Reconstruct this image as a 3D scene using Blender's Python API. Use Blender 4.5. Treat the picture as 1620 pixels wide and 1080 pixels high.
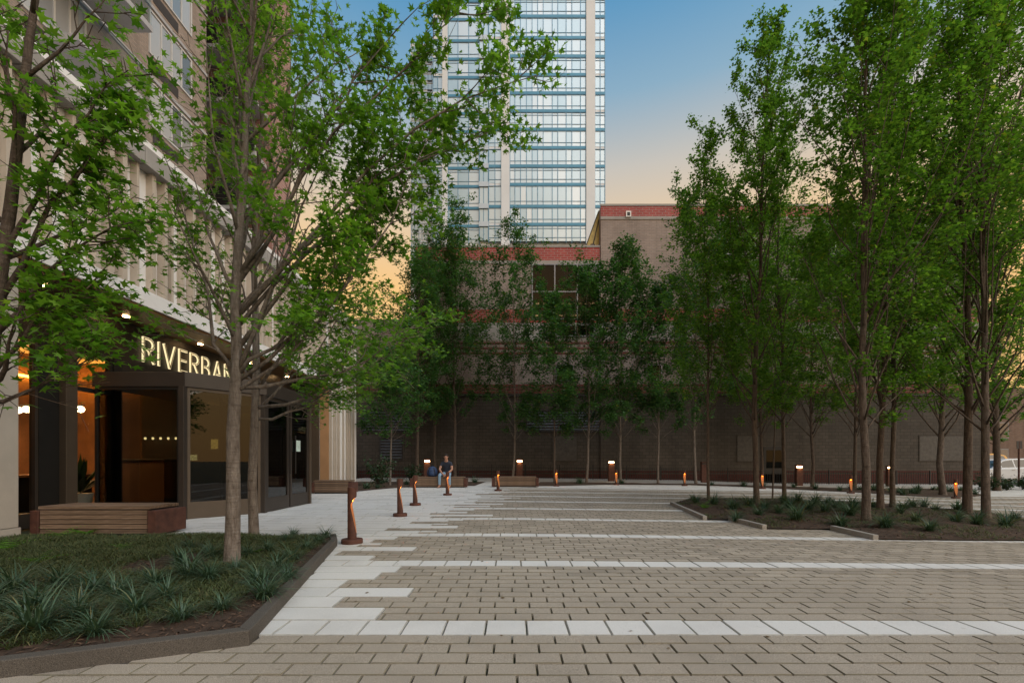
import bpy, math, random
import numpy as np
from mathutils import Vector, Matrix

# ------------------------------------------------------------------ camera, sky, sun, exposure
scene = bpy.context.scene
for o in list(bpy.data.objects):
    bpy.data.objects.remove(o)
col = scene.collection
F, CX, HY, EYE = 720.0, 810.0, 729.0, 1.03      # focal length and horizon in photograph pixels, eye height in metres
cam_d = bpy.data.cameras.new('camera'); cam = bpy.data.objects.new('camera', cam_d); col.objects.link(cam)
cam_d.sensor_width = 36; cam_d.lens = 16.0; cam_d.shift_y = (HY-540)/1620; cam_d.clip_start = 0.05; cam_d.clip_end = 3000
cam.location = (0, 0, EYE); cam.rotation_euler = (math.radians(90), 0, 0)
scene.camera = cam

SUN_EL, SUN_AZ = math.radians(44), math.radians(130)     # azimuth clockwise from +Y: behind the camera, to the right
world = bpy.data.worlds.new('World'); scene.world = world; world.use_nodes = True
wn, wl = world.node_tree.nodes, world.node_tree.links
wn.clear()
wo = wn.new('ShaderNodeOutputWorld'); wb = wn.new('ShaderNodeBackground'); sk = wn.new('ShaderNodeTexSky')
sk.sky_type = 'NISHITA'; sk.sun_disc = False; sk.sun_elevation = SUN_EL; sk.sun_rotation = SUN_AZ
sk.air_density = 2.2; sk.dust_density = 3.5; sk.ozone_density = 3.0
tc = wn.new('ShaderNodeTexCoord'); sp = wn.new('ShaderNodeSeparateXYZ'); rp = wn.new('ShaderNodeValToRGB'); mxw = wn.new('ShaderNodeMix'); mxw.data_type = 'RGBA'
wl.new(tc.outputs['Generated'], sp.inputs[0]); wl.new(sp.outputs['Z'], rp.inputs['Fac'])
DUSK = [(0.0, (8.8, 4.9, 1.9)), (0.34, (8.8, 5.0, 1.5)), (0.44, (7.4, 5.2, 2.9)), (0.53, (5.2, 4.7, 4.0)), (0.62, (2.2, 3.6, 4.7)), (0.72, (0.58, 2.45, 4.5)), (1.0, (0.35, 1.8, 3.9))]
e = rp.color_ramp.elements
while len(e) < len(DUSK): e.new(0.5)
for el, (p, c) in zip(e, DUSK): el.position = p; el.color = (*c, 1)     # dusk: warm horizon rising into blue, the same all round
mxw.inputs[0].default_value = 0.84
wl.new(sk.outputs['Color'], mxw.inputs[6]); wl.new(rp.outputs['Color'], mxw.inputs[7])
wl.new(mxw.outputs[2], wb.inputs['Color']); wl.new(wb.outputs['Background'], wo.inputs['Surface'])
wb.inputs['Strength'].default_value = 0.10

sun_d = bpy.data.lights.new('sun', 'SUN'); sun = bpy.data.objects.new('sun', sun_d); col.objects.link(sun)
sun_d.energy = 1.9; sun_d.angle = math.radians(80); sun_d.color = (1.0, 0.95, 0.88)
sd = Vector((math.sin(SUN_AZ)*math.cos(SUN_EL), math.cos(SUN_AZ)*math.cos(SUN_EL), math.sin(SUN_EL)))
sun.rotation_euler = sd.to_track_quat('Z', 'Y').to_euler()
sun.location = sd*60

scene.view_settings.view_transform = 'Standard'; scene.view_settings.look = 'None'
scene.view_settings.gamma = 1; scene.view_settings.exposure = 0.32
scene.render.resolution_x = 1024; scene.render.resolution_y = 682

# ------------------------------------------------------------------ helpers
R = random.Random(7)

def sstep(a, b, t):
    t = min(1, max(0, (t-a)/(b-a))); return t*t*(3-2*t)

def g(x, y):                                   # height of the paved ground: level, falling gently to the right
    if x <= 0: return 0.0
    d = 0.013*min(x, 10) + 0.033*min(max(x-10, 0), 6) + 0.006*min(max(x-16, 0), 30)
    return -d*sstep(2.2, 7, y)

def P(x, y, Y): return Vector(((x-CX)/F*Y, Y, EYE+(HY-y)/F*Y))

def gp(x, y):                                  # photograph pixel -> point on the ground
    Y = EYE*F/(y-HY)
    for _ in range(30):
        Y = 0.5*Y + 0.5*(EYE-g((x-CX)/F*Y, Y))*F/(y-HY)
    X = (x-CX)/F*Y
    return Vector((X, Y, g(X, Y)))

def inpoly(x, y, poly):
    c = False; j = len(poly)-1
    for i in range(len(poly)):
        xi, yi = poly[i][:2]; xj, yj = poly[j][:2]
        if (yi > y) != (yj > y) and x < (xj-xi)*(y-yi)/(yj-yi)+xi: c = not c
        j = i
    return c

class MB:                                      # collects shapes that become ONE mesh
    def __init__(s): s.v, s.f, s.m = [], [], []
    def add(s, vs, fs, m=0):
        b = len(s.v); s.v += [tuple(p) for p in vs]
        for f in fs: s.f.append([b+i for i in f]); s.m.append(m)
        return s
    def box(s, x0, x1, y0, y1, z0, z1, m=0):
        x0, x1 = min(x0, x1), max(x0, x1); y0, y1 = min(y0, y1), max(y0, y1); z0, z1 = min(z0, z1), max(z0, z1)
        return s.add([(x0,y0,z0),(x1,y0,z0),(x1,y1,z0),(x0,y1,z0),(x0,y0,z1),(x1,y0,z1),(x1,y1,z1),(x0,y1,z1)],
                     [(0,3,2,1),(4,5,6,7),(0,1,5,4),(1,2,6,5),(2,3,7,6),(3,0,4,7)], m)
    def wall(s, a, b, t, z0, z1, m=0):         # upright slab from plan point a to b, thickness t to the left of a->b
        a = Vector(a[:2]); b = Vector(b[:2]); d = (b-a).normalized(); n = Vector((-d.y, d.x))*t
        q = [a, b, b+n, a+n]
        return s.prism([(p.x, p.y) for p in q], z0, z1, m)
    def prism(s, poly, z0, z1, m=0):
        n = len(poly)
        ar = sum(poly[i][0]*poly[(i+1)%n][1]-poly[(i+1)%n][0]*poly[i][1] for i in range(n))
        if ar < 0: poly = poly[::-1]
        fs = [list(range(n))[::-1], [n+i for i in range(n)]]+[(i, (i+1)%n, n+(i+1)%n, n+i) for i in range(n)]
        return s.add([(p[0],p[1],z0) for p in poly]+[(p[0],p[1],z1) for p in poly], fs, m)
    def tube(s, pts, rad, n=8, m=0, cap=True):
        pts = [Vector(p) for p in pts]; k = len(pts)
        if not hasattr(rad, '__len__'): rad = [rad]*k
        vs = []; up = None
        for i in range(k):
            d = (pts[min(i+1,k-1)]-pts[max(i-1,0)]).normalized()
            if up is None: up = d.orthogonal().normalized()
            u = (up-d*up.dot(d)); u = u.normalized() if u.length > 1e-6 else d.orthogonal().normalized(); up = u
            w = d.cross(u)
            for j in range(n):
                a = 2*math.pi*j/n; vs.append(pts[i]+(u*math.cos(a)+w*math.sin(a))*rad[i])
        fs = [(i*n+j, i*n+(j+1)%n, (i+1)*n+(j+1)%n, (i+1)*n+j) for i in range(k-1) for j in range(n)]
        if cap: fs += [list(range(n))[::-1], [(k-1)*n+j for j in range(n)]]
        return s.add(vs, fs, m)
    def lathe(s, prof, n=16, c=(0,0,0), m=0):
        vs = [(c[0]+r*math.cos(2*math.pi*j/n), c[1]+r*math.sin(2*math.pi*j/n), c[2]+z) for r, z in prof for j in range(n)]
        k = len(prof)
        fs = [(i*n+j, i*n+(j+1)%n, (i+1)*n+(j+1)%n, (i+1)*n+j) for i in range(k-1) for j in range(n)]
        fs += [list(range(n))[::-1], [(k-1)*n+j for j in range(n)]]
        return s.add(vs, fs, m)
    def mesh(s, name, mats, smooth=False):
        me = bpy.data.meshes.new(name); me.from_pydata(s.v, [], s.f)
        for m in (mats if isinstance(mats, (list, tuple)) else [mats]): me.materials.append(m)
        if any(s.m): me.polygons.foreach_set('material_index', s.m)
        if smooth: me.polygons.foreach_set('use_smooth', [True]*len(me.polygons))
        me.update(); return me
    def obj(s, name, mats, parent=None, smooth=False, bevel=0, loc=None):
        o = bpy.data.objects.new(name, s.mesh(name, mats, smooth)); col.objects.link(o)
        if parent is not None: o.parent = parent
        if loc is not None: o.location = loc
        if bevel:
            b = o.modifiers.new('bevel', 'BEVEL'); b.width = bevel; b.segments = 2; b.limit_method = 'ANGLE'
        return o

def link(name, me, parent=None, loc=(0,0,0), rot=(0,0,0), sc=None):
    o = bpy.data.objects.new(name, me); col.objects.link(o); o.parent = parent
    o.location = loc; o.rotation_euler = rot
    if sc: o.scale = sc if hasattr(sc, '__len__') else (sc, sc, sc)
    return o

def tag(o, label, cat, group=None):
    o['label'] = label; o['category'] = cat
    if group: o['group'] = group
    return o
def struct(o): o['kind'] = 'structure'; return o
def stuff(o): o['kind'] = 'stuff'; return o
def thing(name, label, cat, loc=(0,0,0), rz=0, group=None):
    o = bpy.data.objects.new(name, None); col.objects.link(o); o.empty_display_size = 0.1
    o.location = loc; o.rotation_euler = (0, 0, rz)
    return tag(o, label, cat, group)
def copy_tree(o, parent=None):
    c = o.copy(); col.objects.link(c); c.parent = parent
    for ch in o.children: copy_tree(ch, c)
    return c

def np_mesh(name, verts, tris, mats, smooth=False, mi=None):      # verts (n,3), tris (m,3)
    me = bpy.data.meshes.new(name); n, m = len(verts), len(tris)
    me.vertices.add(n); me.vertices.foreach_set('co', np.asarray(verts, np.float32).ravel())
    me.loops.add(m*3); me.loops.foreach_set('vertex_index', np.asarray(tris, np.int32).ravel())
    me.polygons.add(m); me.polygons.foreach_set('loop_start', np.arange(0, m*3, 3, dtype=np.int32))
    me.polygons.foreach_set('loop_total', np.full(m, 3, np.int32))
    if smooth: me.polygons.foreach_set('use_smooth', np.ones(m, bool))
    for k in (mats if isinstance(mats, (list, tuple)) else [mats]): me.materials.append(k)
    if mi is not None: me.polygons.foreach_set('material_index', np.asarray(mi, np.int32))
    me.update(calc_edges=True); me.validate(); return me

# ------------------------------------------------------------------ materials
class NT:
    def __init__(s, name):
        s.m = bpy.data.materials.new(name); s.m.use_nodes = True; s.n = s.m.node_tree.nodes; s.l = s.m.node_tree.links
        s.n.clear(); s.out = s.n.new('ShaderNodeOutputMaterial')
    def node(s, t, **k):
        nd = s.n.new(t)
        for a, b in k.items():
            if a in nd.inputs: nd.inputs[a].default_value = b
            else: setattr(nd, a, b)
        return nd
    def link(s, a, b): s.l.new(a, b)
    def noise(s, scale, detail=4, vec=None, rough=0.6):
        nd = s.node('ShaderNodeTexNoise'); nd.inputs['Scale'].default_value = scale; nd.inputs['Detail'].default_value = detail
        nd.inputs['Roughness'].default_value = rough
        s.link(vec if vec is not None else s.coord(), nd.inputs['Vector']); return nd.outputs['Fac']
    def coord(s, kind='Object'):
        if not hasattr(s, 'tc'): s.tc = s.node('ShaderNodeTexCoord')
        return s.tc.outputs[kind]
    def pos(s):
        if not hasattr(s, 'ge'): s.ge = s.node('ShaderNodeNewGeometry')
        return s.ge.outputs['Position']
    def island(s):
        s.pos(); return s.ge.outputs['Random Per Island']
    def ramp(s, fac, stops):
        nd = s.node('ShaderNodeValToRGB'); e = nd.color_ramp.elements
        while len(e) < len(stops): e.new(0.5)
        for el, (p, c) in zip(e, stops): el.position = p; el.color = (*c, 1)
        s.link(fac, nd.inputs['Fac']); return nd.outputs['Color']
    def mix(s, fac, a, b, mode='MIX'):
        nd = s.node('ShaderNodeMix'); nd.data_type = 'RGBA'; nd.blend_type = mode
        for v, k in ((fac, 0), (a, 6), (b, 7)):
            if hasattr(v, 'links'): s.link(v, nd.inputs[k])
            elif k == 0: nd.inputs[0].default_value = v
            else: nd.inputs[k].default_value = (*v, 1)
        return nd.outputs[2]
    def math(s, op, a, b=0.0):
        nd = s.node('ShaderNodeMath'); nd.operation = op
        for v, k in ((a, 0), (b, 1)):
            if hasattr(v, 'links'): s.link(v, nd.inputs[k])
            else: nd.inputs[k].default_value = v
        return nd.outputs[0]
    def bump(s, h, strength=0.3, dist=0.01):
        nd = s.node('ShaderNodeBump'); nd.inputs['Strength'].default_value = strength; nd.inputs['Distance'].default_value = dist
        s.link(h, nd.inputs['Height']); return nd.outputs['Normal']
    def pbr(s, color, rough=0.7, metal=0, normal=None, spec=0.5, emit=None, es=0):
        p = s.node('ShaderNodeBsdfPrincipled'); p.inputs['Roughness'].default_value = 0.7
        if hasattr(color, 'links'): s.link(color, p.inputs['Base Color'])
        else: p.inputs['Base Color'].default_value = (*color, 1)
        if hasattr(rough, 'links'): s.link(rough, p.inputs['Roughness'])
        else: p.inputs['Roughness'].default_value = rough
        p.inputs['Metallic'].default_value = metal; p.inputs['Specular IOR Level'].default_value = spec
        if normal is not None: s.link(normal, p.inputs['Normal'])
        if emit: p.inputs['Emission Color'].default_value = (*emit, 1); p.inputs['Emission Strength'].default_value = es
        s.link(p.outputs[0], s.out.inputs['Surface']); return p

def simple(name, c, rough=0.6, metal=0, var=0.25, scale=6, bump=0.0, spec=0.5, isl=0.0):
    t = NT(name); f = t.noise(scale, 5, t.pos() if isl else None)
    lo = tuple(x*(1-var) for x in c); hi = tuple(min(1, x*(1+var)) for x in c)
    cc = t.ramp(f, [(0.3, lo), (0.7, hi)])
    if isl:
        k = t.math('ADD', t.math('MULTIPLY', t.island(), 2*isl), 1-isl)
        cb = t.node('ShaderNodeCombineColor'); [t.link(k, cb.inputs[i]) for i in range(3)]
        cc = t.mix(1.0, cc, cb.outputs[0], 'MULTIPLY')
    nm = t.bump(t.noise(scale*12, 3, t.pos() if isl else None), bump, 0.01) if bump else None
    t.pbr(cc, rough, metal, nm, spec); return t.m

def emitter(name, c, s):
    t = NT(name); t.pbr((0.02,0.02,0.02), 0.5, emit=c, es=s); return t.m

def stone(name, c, speck, isl, rough=0.85, bump=0.35, stain=0.25):       # exposed aggregate paving: grain, stains, unit-to-unit shifts
    t = NT(name); pos = t.pos()
    gr = t.noise(260, 2, pos, 0.8)
    cc = t.ramp(gr, [(0.32, tuple(x*(1-speck) for x in c)), (0.5, c), (0.68, tuple(min(1, x*(1+speck)) for x in c))])
    st = t.noise(1.3, 6, pos)
    cc = t.mix(t.math('MULTIPLY', t.ramp(st, [(0.45, (0,0,0)), (0.72, (1,1,1))]), stain), cc, tuple(x*0.55 for x in c))
    sp = t.noise(9, 4, pos)
    cc = t.mix(t.math('MULTIPLY', t.ramp(sp, [(0.66, (0,0,0)), (0.74, (1,1,1))]), stain*1.2), cc, (c[0]*0.4, c[1]*0.38, c[2]*0.33))
    k = t.math('ADD', t.math('MULTIPLY', t.island(), 2*isl), 1-isl)
    cb = t.node('ShaderNodeCombineColor'); [t.link(k, cb.inputs[i]) for i in range(3)]
    cc = t.mix(1.0, cc, cb.outputs[0], 'MULTIPLY')
    t.pbr(cc, rough, 0, t.bump(gr, bump, 0.004), 0.35); return t.m

def brick(name, axis, c1, c2, mortar, bw, bh, ms=0.012, rough=0.85):
    t = NT(name); sx = t.node('ShaderNodeSeparateXYZ'); t.link(t.pos(), sx.inputs[0]); cb = t.node('ShaderNodeCombineXYZ')
    t.link(sx.outputs[axis], cb.inputs[0]); t.link(sx.outputs['Z'], cb.inputs[1])
    b = t.node('ShaderNodeTexBrick'); t.link(cb.outputs[0], b.inputs['Vector'])
    b.inputs['Color1'].default_value = (*c1, 1); b.inputs['Color2'].default_value = (*c2, 1); b.inputs['Mortar'].default_value = (*mortar, 1)
    b.inputs['Scale'].default_value = 1; b.inputs['Mortar Size'].default_value = ms
    b.inputs['Brick Width'].default_value = bw; b.inputs['Row Height'].default_value = bh; b.inputs['Bias'].default_value = 0
    n = t.noise(0.5, 6, t.pos()); cc = t.mix(0.35, b.outputs['Color'], t.ramp(n, [(0.3, (0.55,0.53,0.5)), (0.7, (1.15,1.1,1.05))]), 'MULTIPLY')
    ms_ = t.node('ShaderNodeMapping'); ms_.inputs['Scale'].default_value = (1.6, 1.6, 0.10); t.link(t.pos(), ms_.inputs['Vector'])
    cc = t.mix(0.5, cc, t.ramp(t.noise(1.0, 5, ms_.outputs[0]), [(0.3, (0.62,0.6,0.58)), (0.62, (1.06,1.05,1.04))]), 'MULTIPLY')
    inv = t.math('SUBTRACT', 1.0, b.outputs['Fac'])
    t.pbr(cc, rough, 0, t.bump(inv, 0.6, 0.01), 0.3); return t.m

def glass(name, tint, refl=1.0, rough=0.0, ior=1.5):        # pane: see-through with a real Fresnel reflection
    t = NT(name); tr = t.node('ShaderNodeBsdfTransparent'); tr.inputs[0].default_value = (*tint, 1)
    gl = t.node('ShaderNodeBsdfGlossy'); gl.inputs['Roughness'].default_value = rough
    fr = t.node('ShaderNodeFresnel'); fr.inputs['IOR'].default_value = ior
    mx = t.node('ShaderNodeMixShader'); t.pos(); t.link(t.math('MULTIPLY', t.math('MULTIPLY', fr.outputs[0], refl), t.math('SUBTRACT', 1.0, t.ge.outputs['Backfacing'])), mx.inputs[0])
    t.link(tr.outputs[0], mx.inputs[1]); t.link(gl.outputs[0], mx.inputs[2]); t.link(mx.outputs[0], t.out.inputs['Surface']); return t.m

def leafmat(name, lo, hi, trans=0.35, rough=0.5, yellow=None):
    t = NT(name); c = t.ramp(t.island(), [(0.0, lo), (0.55, tuple((a+b)/2 for a, b in zip(lo, hi))), (0.96, hi), (1.0, yellow or hi)])
    p = t.node('ShaderNodeBsdfPrincipled'); t.link(c, p.inputs['Base Color']); p.inputs['Roughness'].default_value = rough
    p.inputs['Specular IOR Level'].default_value = 0.35
    tl = t.node('ShaderNodeBsdfTranslucent'); t.link(t.mix(1.0, c, (1.5, 1.6, 0.7), 'MULTIPLY'), tl.inputs['Color'])
    mx = t.node('ShaderNodeMixShader'); mx.inputs[0].default_value = trans
    t.link(p.outputs[0], mx.inputs[1]); t.link(tl.outputs[0], mx.inputs[2]); t.link(mx.outputs[0], t.out.inputs['Surface']); return t.m

def barkmat(name, lo, hi):
    t = NT(name); mpn = t.node('ShaderNodeMapping'); mpn.inputs['Scale'].default_value = (9, 9, 2.2); t.link(t.coord(), mpn.inputs['Vector'])
    a = t.noise(3, 6, mpn.outputs[0], 0.7)
    m2 = t.node('ShaderNodeMapping'); m2.inputs['Scale'].default_value = (4, 4, 40); t.link(t.coord(), m2.inputs['Vector'])
    rings = t.noise(1, 4, m2.outputs[0])
    c = t.ramp(a, [(0.3, lo), (0.52, tuple((x+y)/2 for x, y in zip(lo, hi))), (0.72, hi)])
    c = t.mix(t.ramp(rings, [(0.58, (0,0,0)), (0.68, (0.38,0.38,0.38))]), c, tuple(x*0.6 for x in lo))
    t.pbr(c, 0.9, 0, t.bump(t.math('ADD', a, t.math('MULTIPLY', rings, 0.5)), 0.9, 0.03), 0.2); return t.m

M = {}
M['paver'] = stone('tan paver', (0.335, 0.290, 0.235), 0.55, 0.17, 0.85, 0.4, 0.42)
M['white'] = stone('pale granite paving', (0.62, 0.61, 0.585), 0.18, 0.09, 0.75, 0.15, 0.34)
M['joint'] = simple('joint sand and moss', (0.045, 0.05, 0.02), 0.95, 0, 0.5, 20, 0.5)
M['kerb'] = stone('dark granite kerb', (0.092, 0.082, 0.071), 0.7, 0.1, 0.8, 0.5, 0.3)
M['palekerb'] = stone('pale granite kerb', (0.33, 0.31, 0.28), 0.4, 0.1, 0.8, 0.4, 0.4)
M['soil'] = simple('mulch soil', (0.055, 0.032, 0.02), 0.95, 0, 0.55, 14, 0.9)
M['chip'] = simple('bark chips', (0.075, 0.046, 0.031), 0.9, 0, 0.3, 5, 0, 0.3, 0.75)
M['concrete'] = simple('pale concrete', (0.42, 0.41, 0.39), 0.85, 0, 0.18, 2.5, 0.2)
M['asphalt'] = simple('asphalt', (0.06, 0.06, 0.06), 0.9, 0, 0.25, 8, 0.4)
M['corten'] = simple('corten steel', (0.085, 0.034, 0.023), 0.75, 0.0, 0.35, 9, 0.25, 0.4)
M['corten_glow'] = simple('scoop steel with painted glow', (0.55, 0.20, 0.06), 0.6, 0.0, 0.15, 9, 0.1, 0.4)  # same corten inside the scoop, with the LED glow put into its colour
M['bronze'] = simple('bronze cladding', (0.048, 0.038, 0.031), 0.42, 0.25, 0.12, 3, 0.05, 0.5)
M['bronzel'] = simple('light bronze trim', (0.085, 0.064, 0.046), 0.4, 0.2, 0.12, 3, 0.05, 0.5)
M['black'] = simple('black metal', (0.014, 0.013, 0.012), 0.5, 0.2, 0.2, 6)
M['fascia'] = simple('dark brown fascia', (0.022, 0.018, 0.015), 0.5, 0.1, 0.2, 3)
M['soffit'] = simple('bronze soffit', (0.16, 0.085, 0.035), 0.4, 0.3, 0.2, 3)
M['panel'] = simple('off-white panel', (0.80, 0.79, 0.78), 0.6, 0, 0.08, 1.5, 0.05)
M['fin'] = simple('beige metal fin', (0.52, 0.45, 0.375), 0.5, 0.1, 0.1, 2, 0.0, 0.5)
M['limestone'] = simple('beige stone panel', (0.43, 0.39, 0.34), 0.7, 0, 0.1, 2, 0.12)
M['tan'] = simple('tan return panel', (0.42, 0.24, 0.12), 0.5, 0.1, 0.1, 2)
M['glass'] = glass('clear glass', (0.86, 0.88, 0.86), 1.0)
M['glassd'] = glass('dim glass', (0.36, 0.39, 0.37), 1.5)
def woodmat():
    t = NT('weathered timber'); m2 = t.node('ShaderNodeMapping'); m2.inputs['Scale'].default_value = (3, 40, 40); t.link(t.coord(), m2.inputs['Vector'])
    a = t.noise(1.2, 5, m2.outputs[0]); c = t.ramp(a, [(0.3, (0.10,0.065,0.042)), (0.55, (0.185,0.125,0.085)), (0.75, (0.26,0.19,0.14))])
    oi = t.node('ShaderNodeObjectInfo'); k = t.math('ADD', t.math('MULTIPLY', oi.outputs['Random'], 0.5), 0.75)
    cb = t.node('ShaderNodeCombineColor'); [t.link(k, cb.inputs[i]) for i in range(3)]
    t.pbr(t.mix(1.0, c, cb.outputs[0], 'MULTIPLY'), 0.75, 0, t.bump(a, 0.3, 0.005), 0.3); return t.m
M['wood'] = woodmat()
M['brickX'] = brick('mauve brick facing the plaza', 'X', (0.33,0.27,0.245), (0.385,0.32,0.29), (0.27,0.24,0.22), 0.30, 0.10)
M['redX'] = brick('glazed red brick band', 'X', (0.33,0.045,0.04), (0.40,0.06,0.05), (0.36,0.22,0.2), 0.40, 0.14, 0.018, 0.5)
M['brickY'] = brick('brown brick of the apartment tower', 'Y', (0.33,0.265,0.225), (0.42,0.345,0.295), (0.30,0.27,0.25), 0.21, 0.075)
M['brickY2'] = brick('red brick bay', 'Y', (0.40,0.13,0.10), (0.46,0.16,0.13), (0.4,0.3,0.28), 0.21, 0.075)
M['brickX2'] = brick('red brick wing', 'X', (0.36,0.16,0.13), (0.42,0.2,0.16), (0.4,0.3,0.28), 0.21, 0.075)
M['lintel'] = simple('grey stone lintel', (0.33, 0.31, 0.29), 0.8, 0, 0.12, 2, 0.1)
M['bark'] = barkmat('grey maple bark', (0.085,0.065,0.052), (0.27,0.235,0.205))
M['barkd'] = barkmat('dark bark', (0.055,0.04,0.032), (0.16,0.125,0.10))
M['barkm'] = barkmat('brown grey bark', (0.06,0.046,0.037), (0.19,0.155,0.13))
M['leaf'] = leafmat('bright maple leaves', (0.055,0.15,0.015), (0.175,0.33,0.04), 0.52, 0.42, (0.24,0.34,0.05))
M['leafR'] = leafmat('mid green maple leaves', (0.048,0.13,0.016), (0.15,0.285,0.04), 0.52, 0.5, (0.22,0.24,0.03))
M['leafB'] = leafmat('dark green maple leaves', (0.028,0.085,0.028), (0.075,0.175,0.045), 0.42, 0.5, (0.16,0.17,0.02))
M['lir'] = leafmat('lilyturf blades', (0.026,0.060,0.034), (0.10,0.165,0.105), 0.2, 0.3, (0.22,0.20,0.09))
M['turf'] = leafmat('short mondo turf', (0.04,0.06,0.022), (0.125,0.15,0.06), 0.25, 0.6, (0.17,0.12,0.06))
M['fern'] = leafmat('bright ferns', (0.05,0.14,0.015), (0.12,0.28,0.03), 0.4, 0.5)
M['shrub'] = leafmat('dark shrub leaves', (0.012,0.03,0.012), (0.03,0.07,0.025), 0.25, 0.45)
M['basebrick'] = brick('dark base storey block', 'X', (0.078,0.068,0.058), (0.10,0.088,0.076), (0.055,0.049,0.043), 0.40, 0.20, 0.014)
M['darkred'] = brick('dark red base course', 'X', (0.075,0.022,0.018), (0.10,0.03,0.024), (0.06,0.04,0.036), 0.40, 0.14)  # courses at the wall foot, a darker red than the bands above
M['edge'] = simple('darker paving arris', (0.15, 0.135, 0.09), 0.95, 0, 0.35, 12)  # paver chamfers in a darker tone, drawing out the joint lines
M['midred'] = brick('dull red brick course', 'X', (0.17,0.05,0.042), (0.21,0.065,0.055), (0.16,0.11,0.10), 0.40, 0.14)
M['wedge'] = simple('darker slab arris', (0.34, 0.33, 0.29), 0.95, 0, 0.3, 12)  # slab chamfers, darker than the slab tops
# ------------------------------------------------------------------ ground and paving
def gridmesh(xs, ys, fz, name, mat, thick=None):
    vs = np.array([(x, y, fz(x, y)) for y in ys for x in xs]); n = len(xs); t = []
    for j in range(len(ys)-1):
        for i in range(n-1):
            a = j*n+i; t += [(a, a+1, a+n+1), (a, a+n+1, a+n)]
    return np_mesh(name, vs, t, mat, True)
gx = [-900, -200, -60] + list(np.arange(-30, 60.1, 1.0)) + [120, 300, 900]
gy = [-600, -100, -20] + list(np.arange(-5, 60.1, 1.0)) + [120, 300, 1500]
ground = struct(link('ground', gridmesh(gx, gy, lambda x, y: g(x, y)-0.034, 'ground', M['joint'])))

BED_L = [(-6.45,-2.6), (-6.45,0.53), (-2.5,2.13), (-1.47,2.55), (-2.13,5.55), (-2.3,5.95), (-4.1,6.02), (-6.45,5.82)]
BED_L = [(-9.5,-0.70), (-2.5,2.13), (-1.47,2.55), (-2.13,5.55), (-2.3,5.95), (-4.1,6.02), (-6.42,5.9), (-6.45,3.0), (-9.5, 3.0)]
ISL_PX = [(1060,798), (1112,822), (1152,823), (1206,837), (1313,838), (1381,854), (1640,856), (1900,862), (2000,842), (1640,826), (1560,812), (1400,800), (1250,792), (1092,789)]
ISL = [tuple(gp(x, y)[:2]) for x, y in ISL_PX]
BED_A = [(-5.05,16.0), (-4.6,17.2), (-3.7,18.6), (-1.55,18.9), (-1.3,22.6), (-9.0,22.6), (-9.0,19.4), (-6.35,19.4), (-6.35,15.3), (-5.3,15.3)]
BED_B = [(1.0,18.9), (1.9,19.2)] + [tuple(gp(x, y)[:2]) for x, y in ((960,766.5),(1083,767.0),(1206,771.5),(1346,778.5),(1470,786),(1512,786.5),(1560,784))] + [(22.5,22.8), (1.4,22.8)]
BEDS = [BED_L, ISL, BED_A, BED_B]
def inbed(x, y): return any(inpoly(x, y, b) for b in BEDS)

plaza = ground
D = 0.1267; S0, PER = 2.83, 1.774; PW = 0.2475; TH = 0.03; JG = 0.0055
pieces = []                                     # (depth, kind, x0, x1, y0, y1)
BND = {0: [-.89,-1.27,-.795,-1.42,-1.2,-1.08], 1: [-1.49,-1.95,-1.14,-1.88,-1.80,-1.55], 2: [-1.35,-1.9,-.85,-1.3,-1.7,-1.1],
       3: [-1.5,-.36,-1.6,-.9,-1.3,-.8], 4: [-1.3,-.5,-1.6,-.2,-.9,-1.2], 5: [-.9,-.2,-1.2,0.0,-.6,-.9]}
XMAX = lambda y: min(25.5, 1.35*y+5.5)
def run(kind, x0, x1, y0, y1, off, w):
    x = math.floor((x0-off)/w)*w+off
    while x < x1-0.02:
        a, b = max(x, x0), min(x+w, x1)
        if b-a > 0.03: pieces.append((kind, a, b, y0, y1))
        x += w
def planks(x0, x1, y0, y1, seed):
    r = random.Random(seed); x = x1
    while x > x0+0.02:
        L = r.choice((0.62, 0.93, 1.24)); a = max(x-L, x0)
        if a-x0 < 0.15: a = x0
        pieces.append(('white', a, x, y0, y1)); x = a
row = 0
for p in range(-1, 9):
    yc = S0+PER*p
    if p >= 0:
        run('white', -6.4, XMAX(yc), yc-D, yc+D, 0.09, 0.2534*(1 if p < 4 else 2))
    for k in range(6):
        y0 = yc+D+k*2*D
        if p == 8 and k > 1: break
        b = -9.4 if p < 0 else (BND[p][k] if p in BND else R.uniform(-1.2, 0.4))
        for h in range(2):
            ya = y0+h*D; row += 1
            bb = b + (R.choice((0, 0, 0.25)) if p > 0 and h else 0)
            if ya < 0.2: continue
            run('paver', bb, XMAX(ya), ya, ya+D, (row%2)*PW*0.5+(row%3)*0.012, PW)
            if p >= 0 and bb > b+0.01: planks(b, bb, ya, ya+D, row)
        if p >= 0: planks(-6.4, b, y0, y0+2*D, 100*p+k)
for k in range(26):                              # everything beyond the last stripe is pale planks
    y0 = S0+PER*8+D+4*D+k*2*D
    planks(-6.4 if y0 < 19.2 else -9.2, XMAX(y0), y0, y0+2*D, 9000+k)
pieces = [q for q in pieces if not (inbed(q[1]+.02, q[3]+.02) and inbed(q[2]-.02, q[3]+.02) and inbed(q[1]+.02, q[4]-.02) and inbed(q[2]-.02, q[4]-.02))]
def vis(q):
    xa, ya = 0.5*(q[1]+q[2]), 0.5*(q[3]+q[4])
    return ya > 2.05 and abs(xa) < 1.14*ya+0.2 and not inbed(xa, ya)
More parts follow.
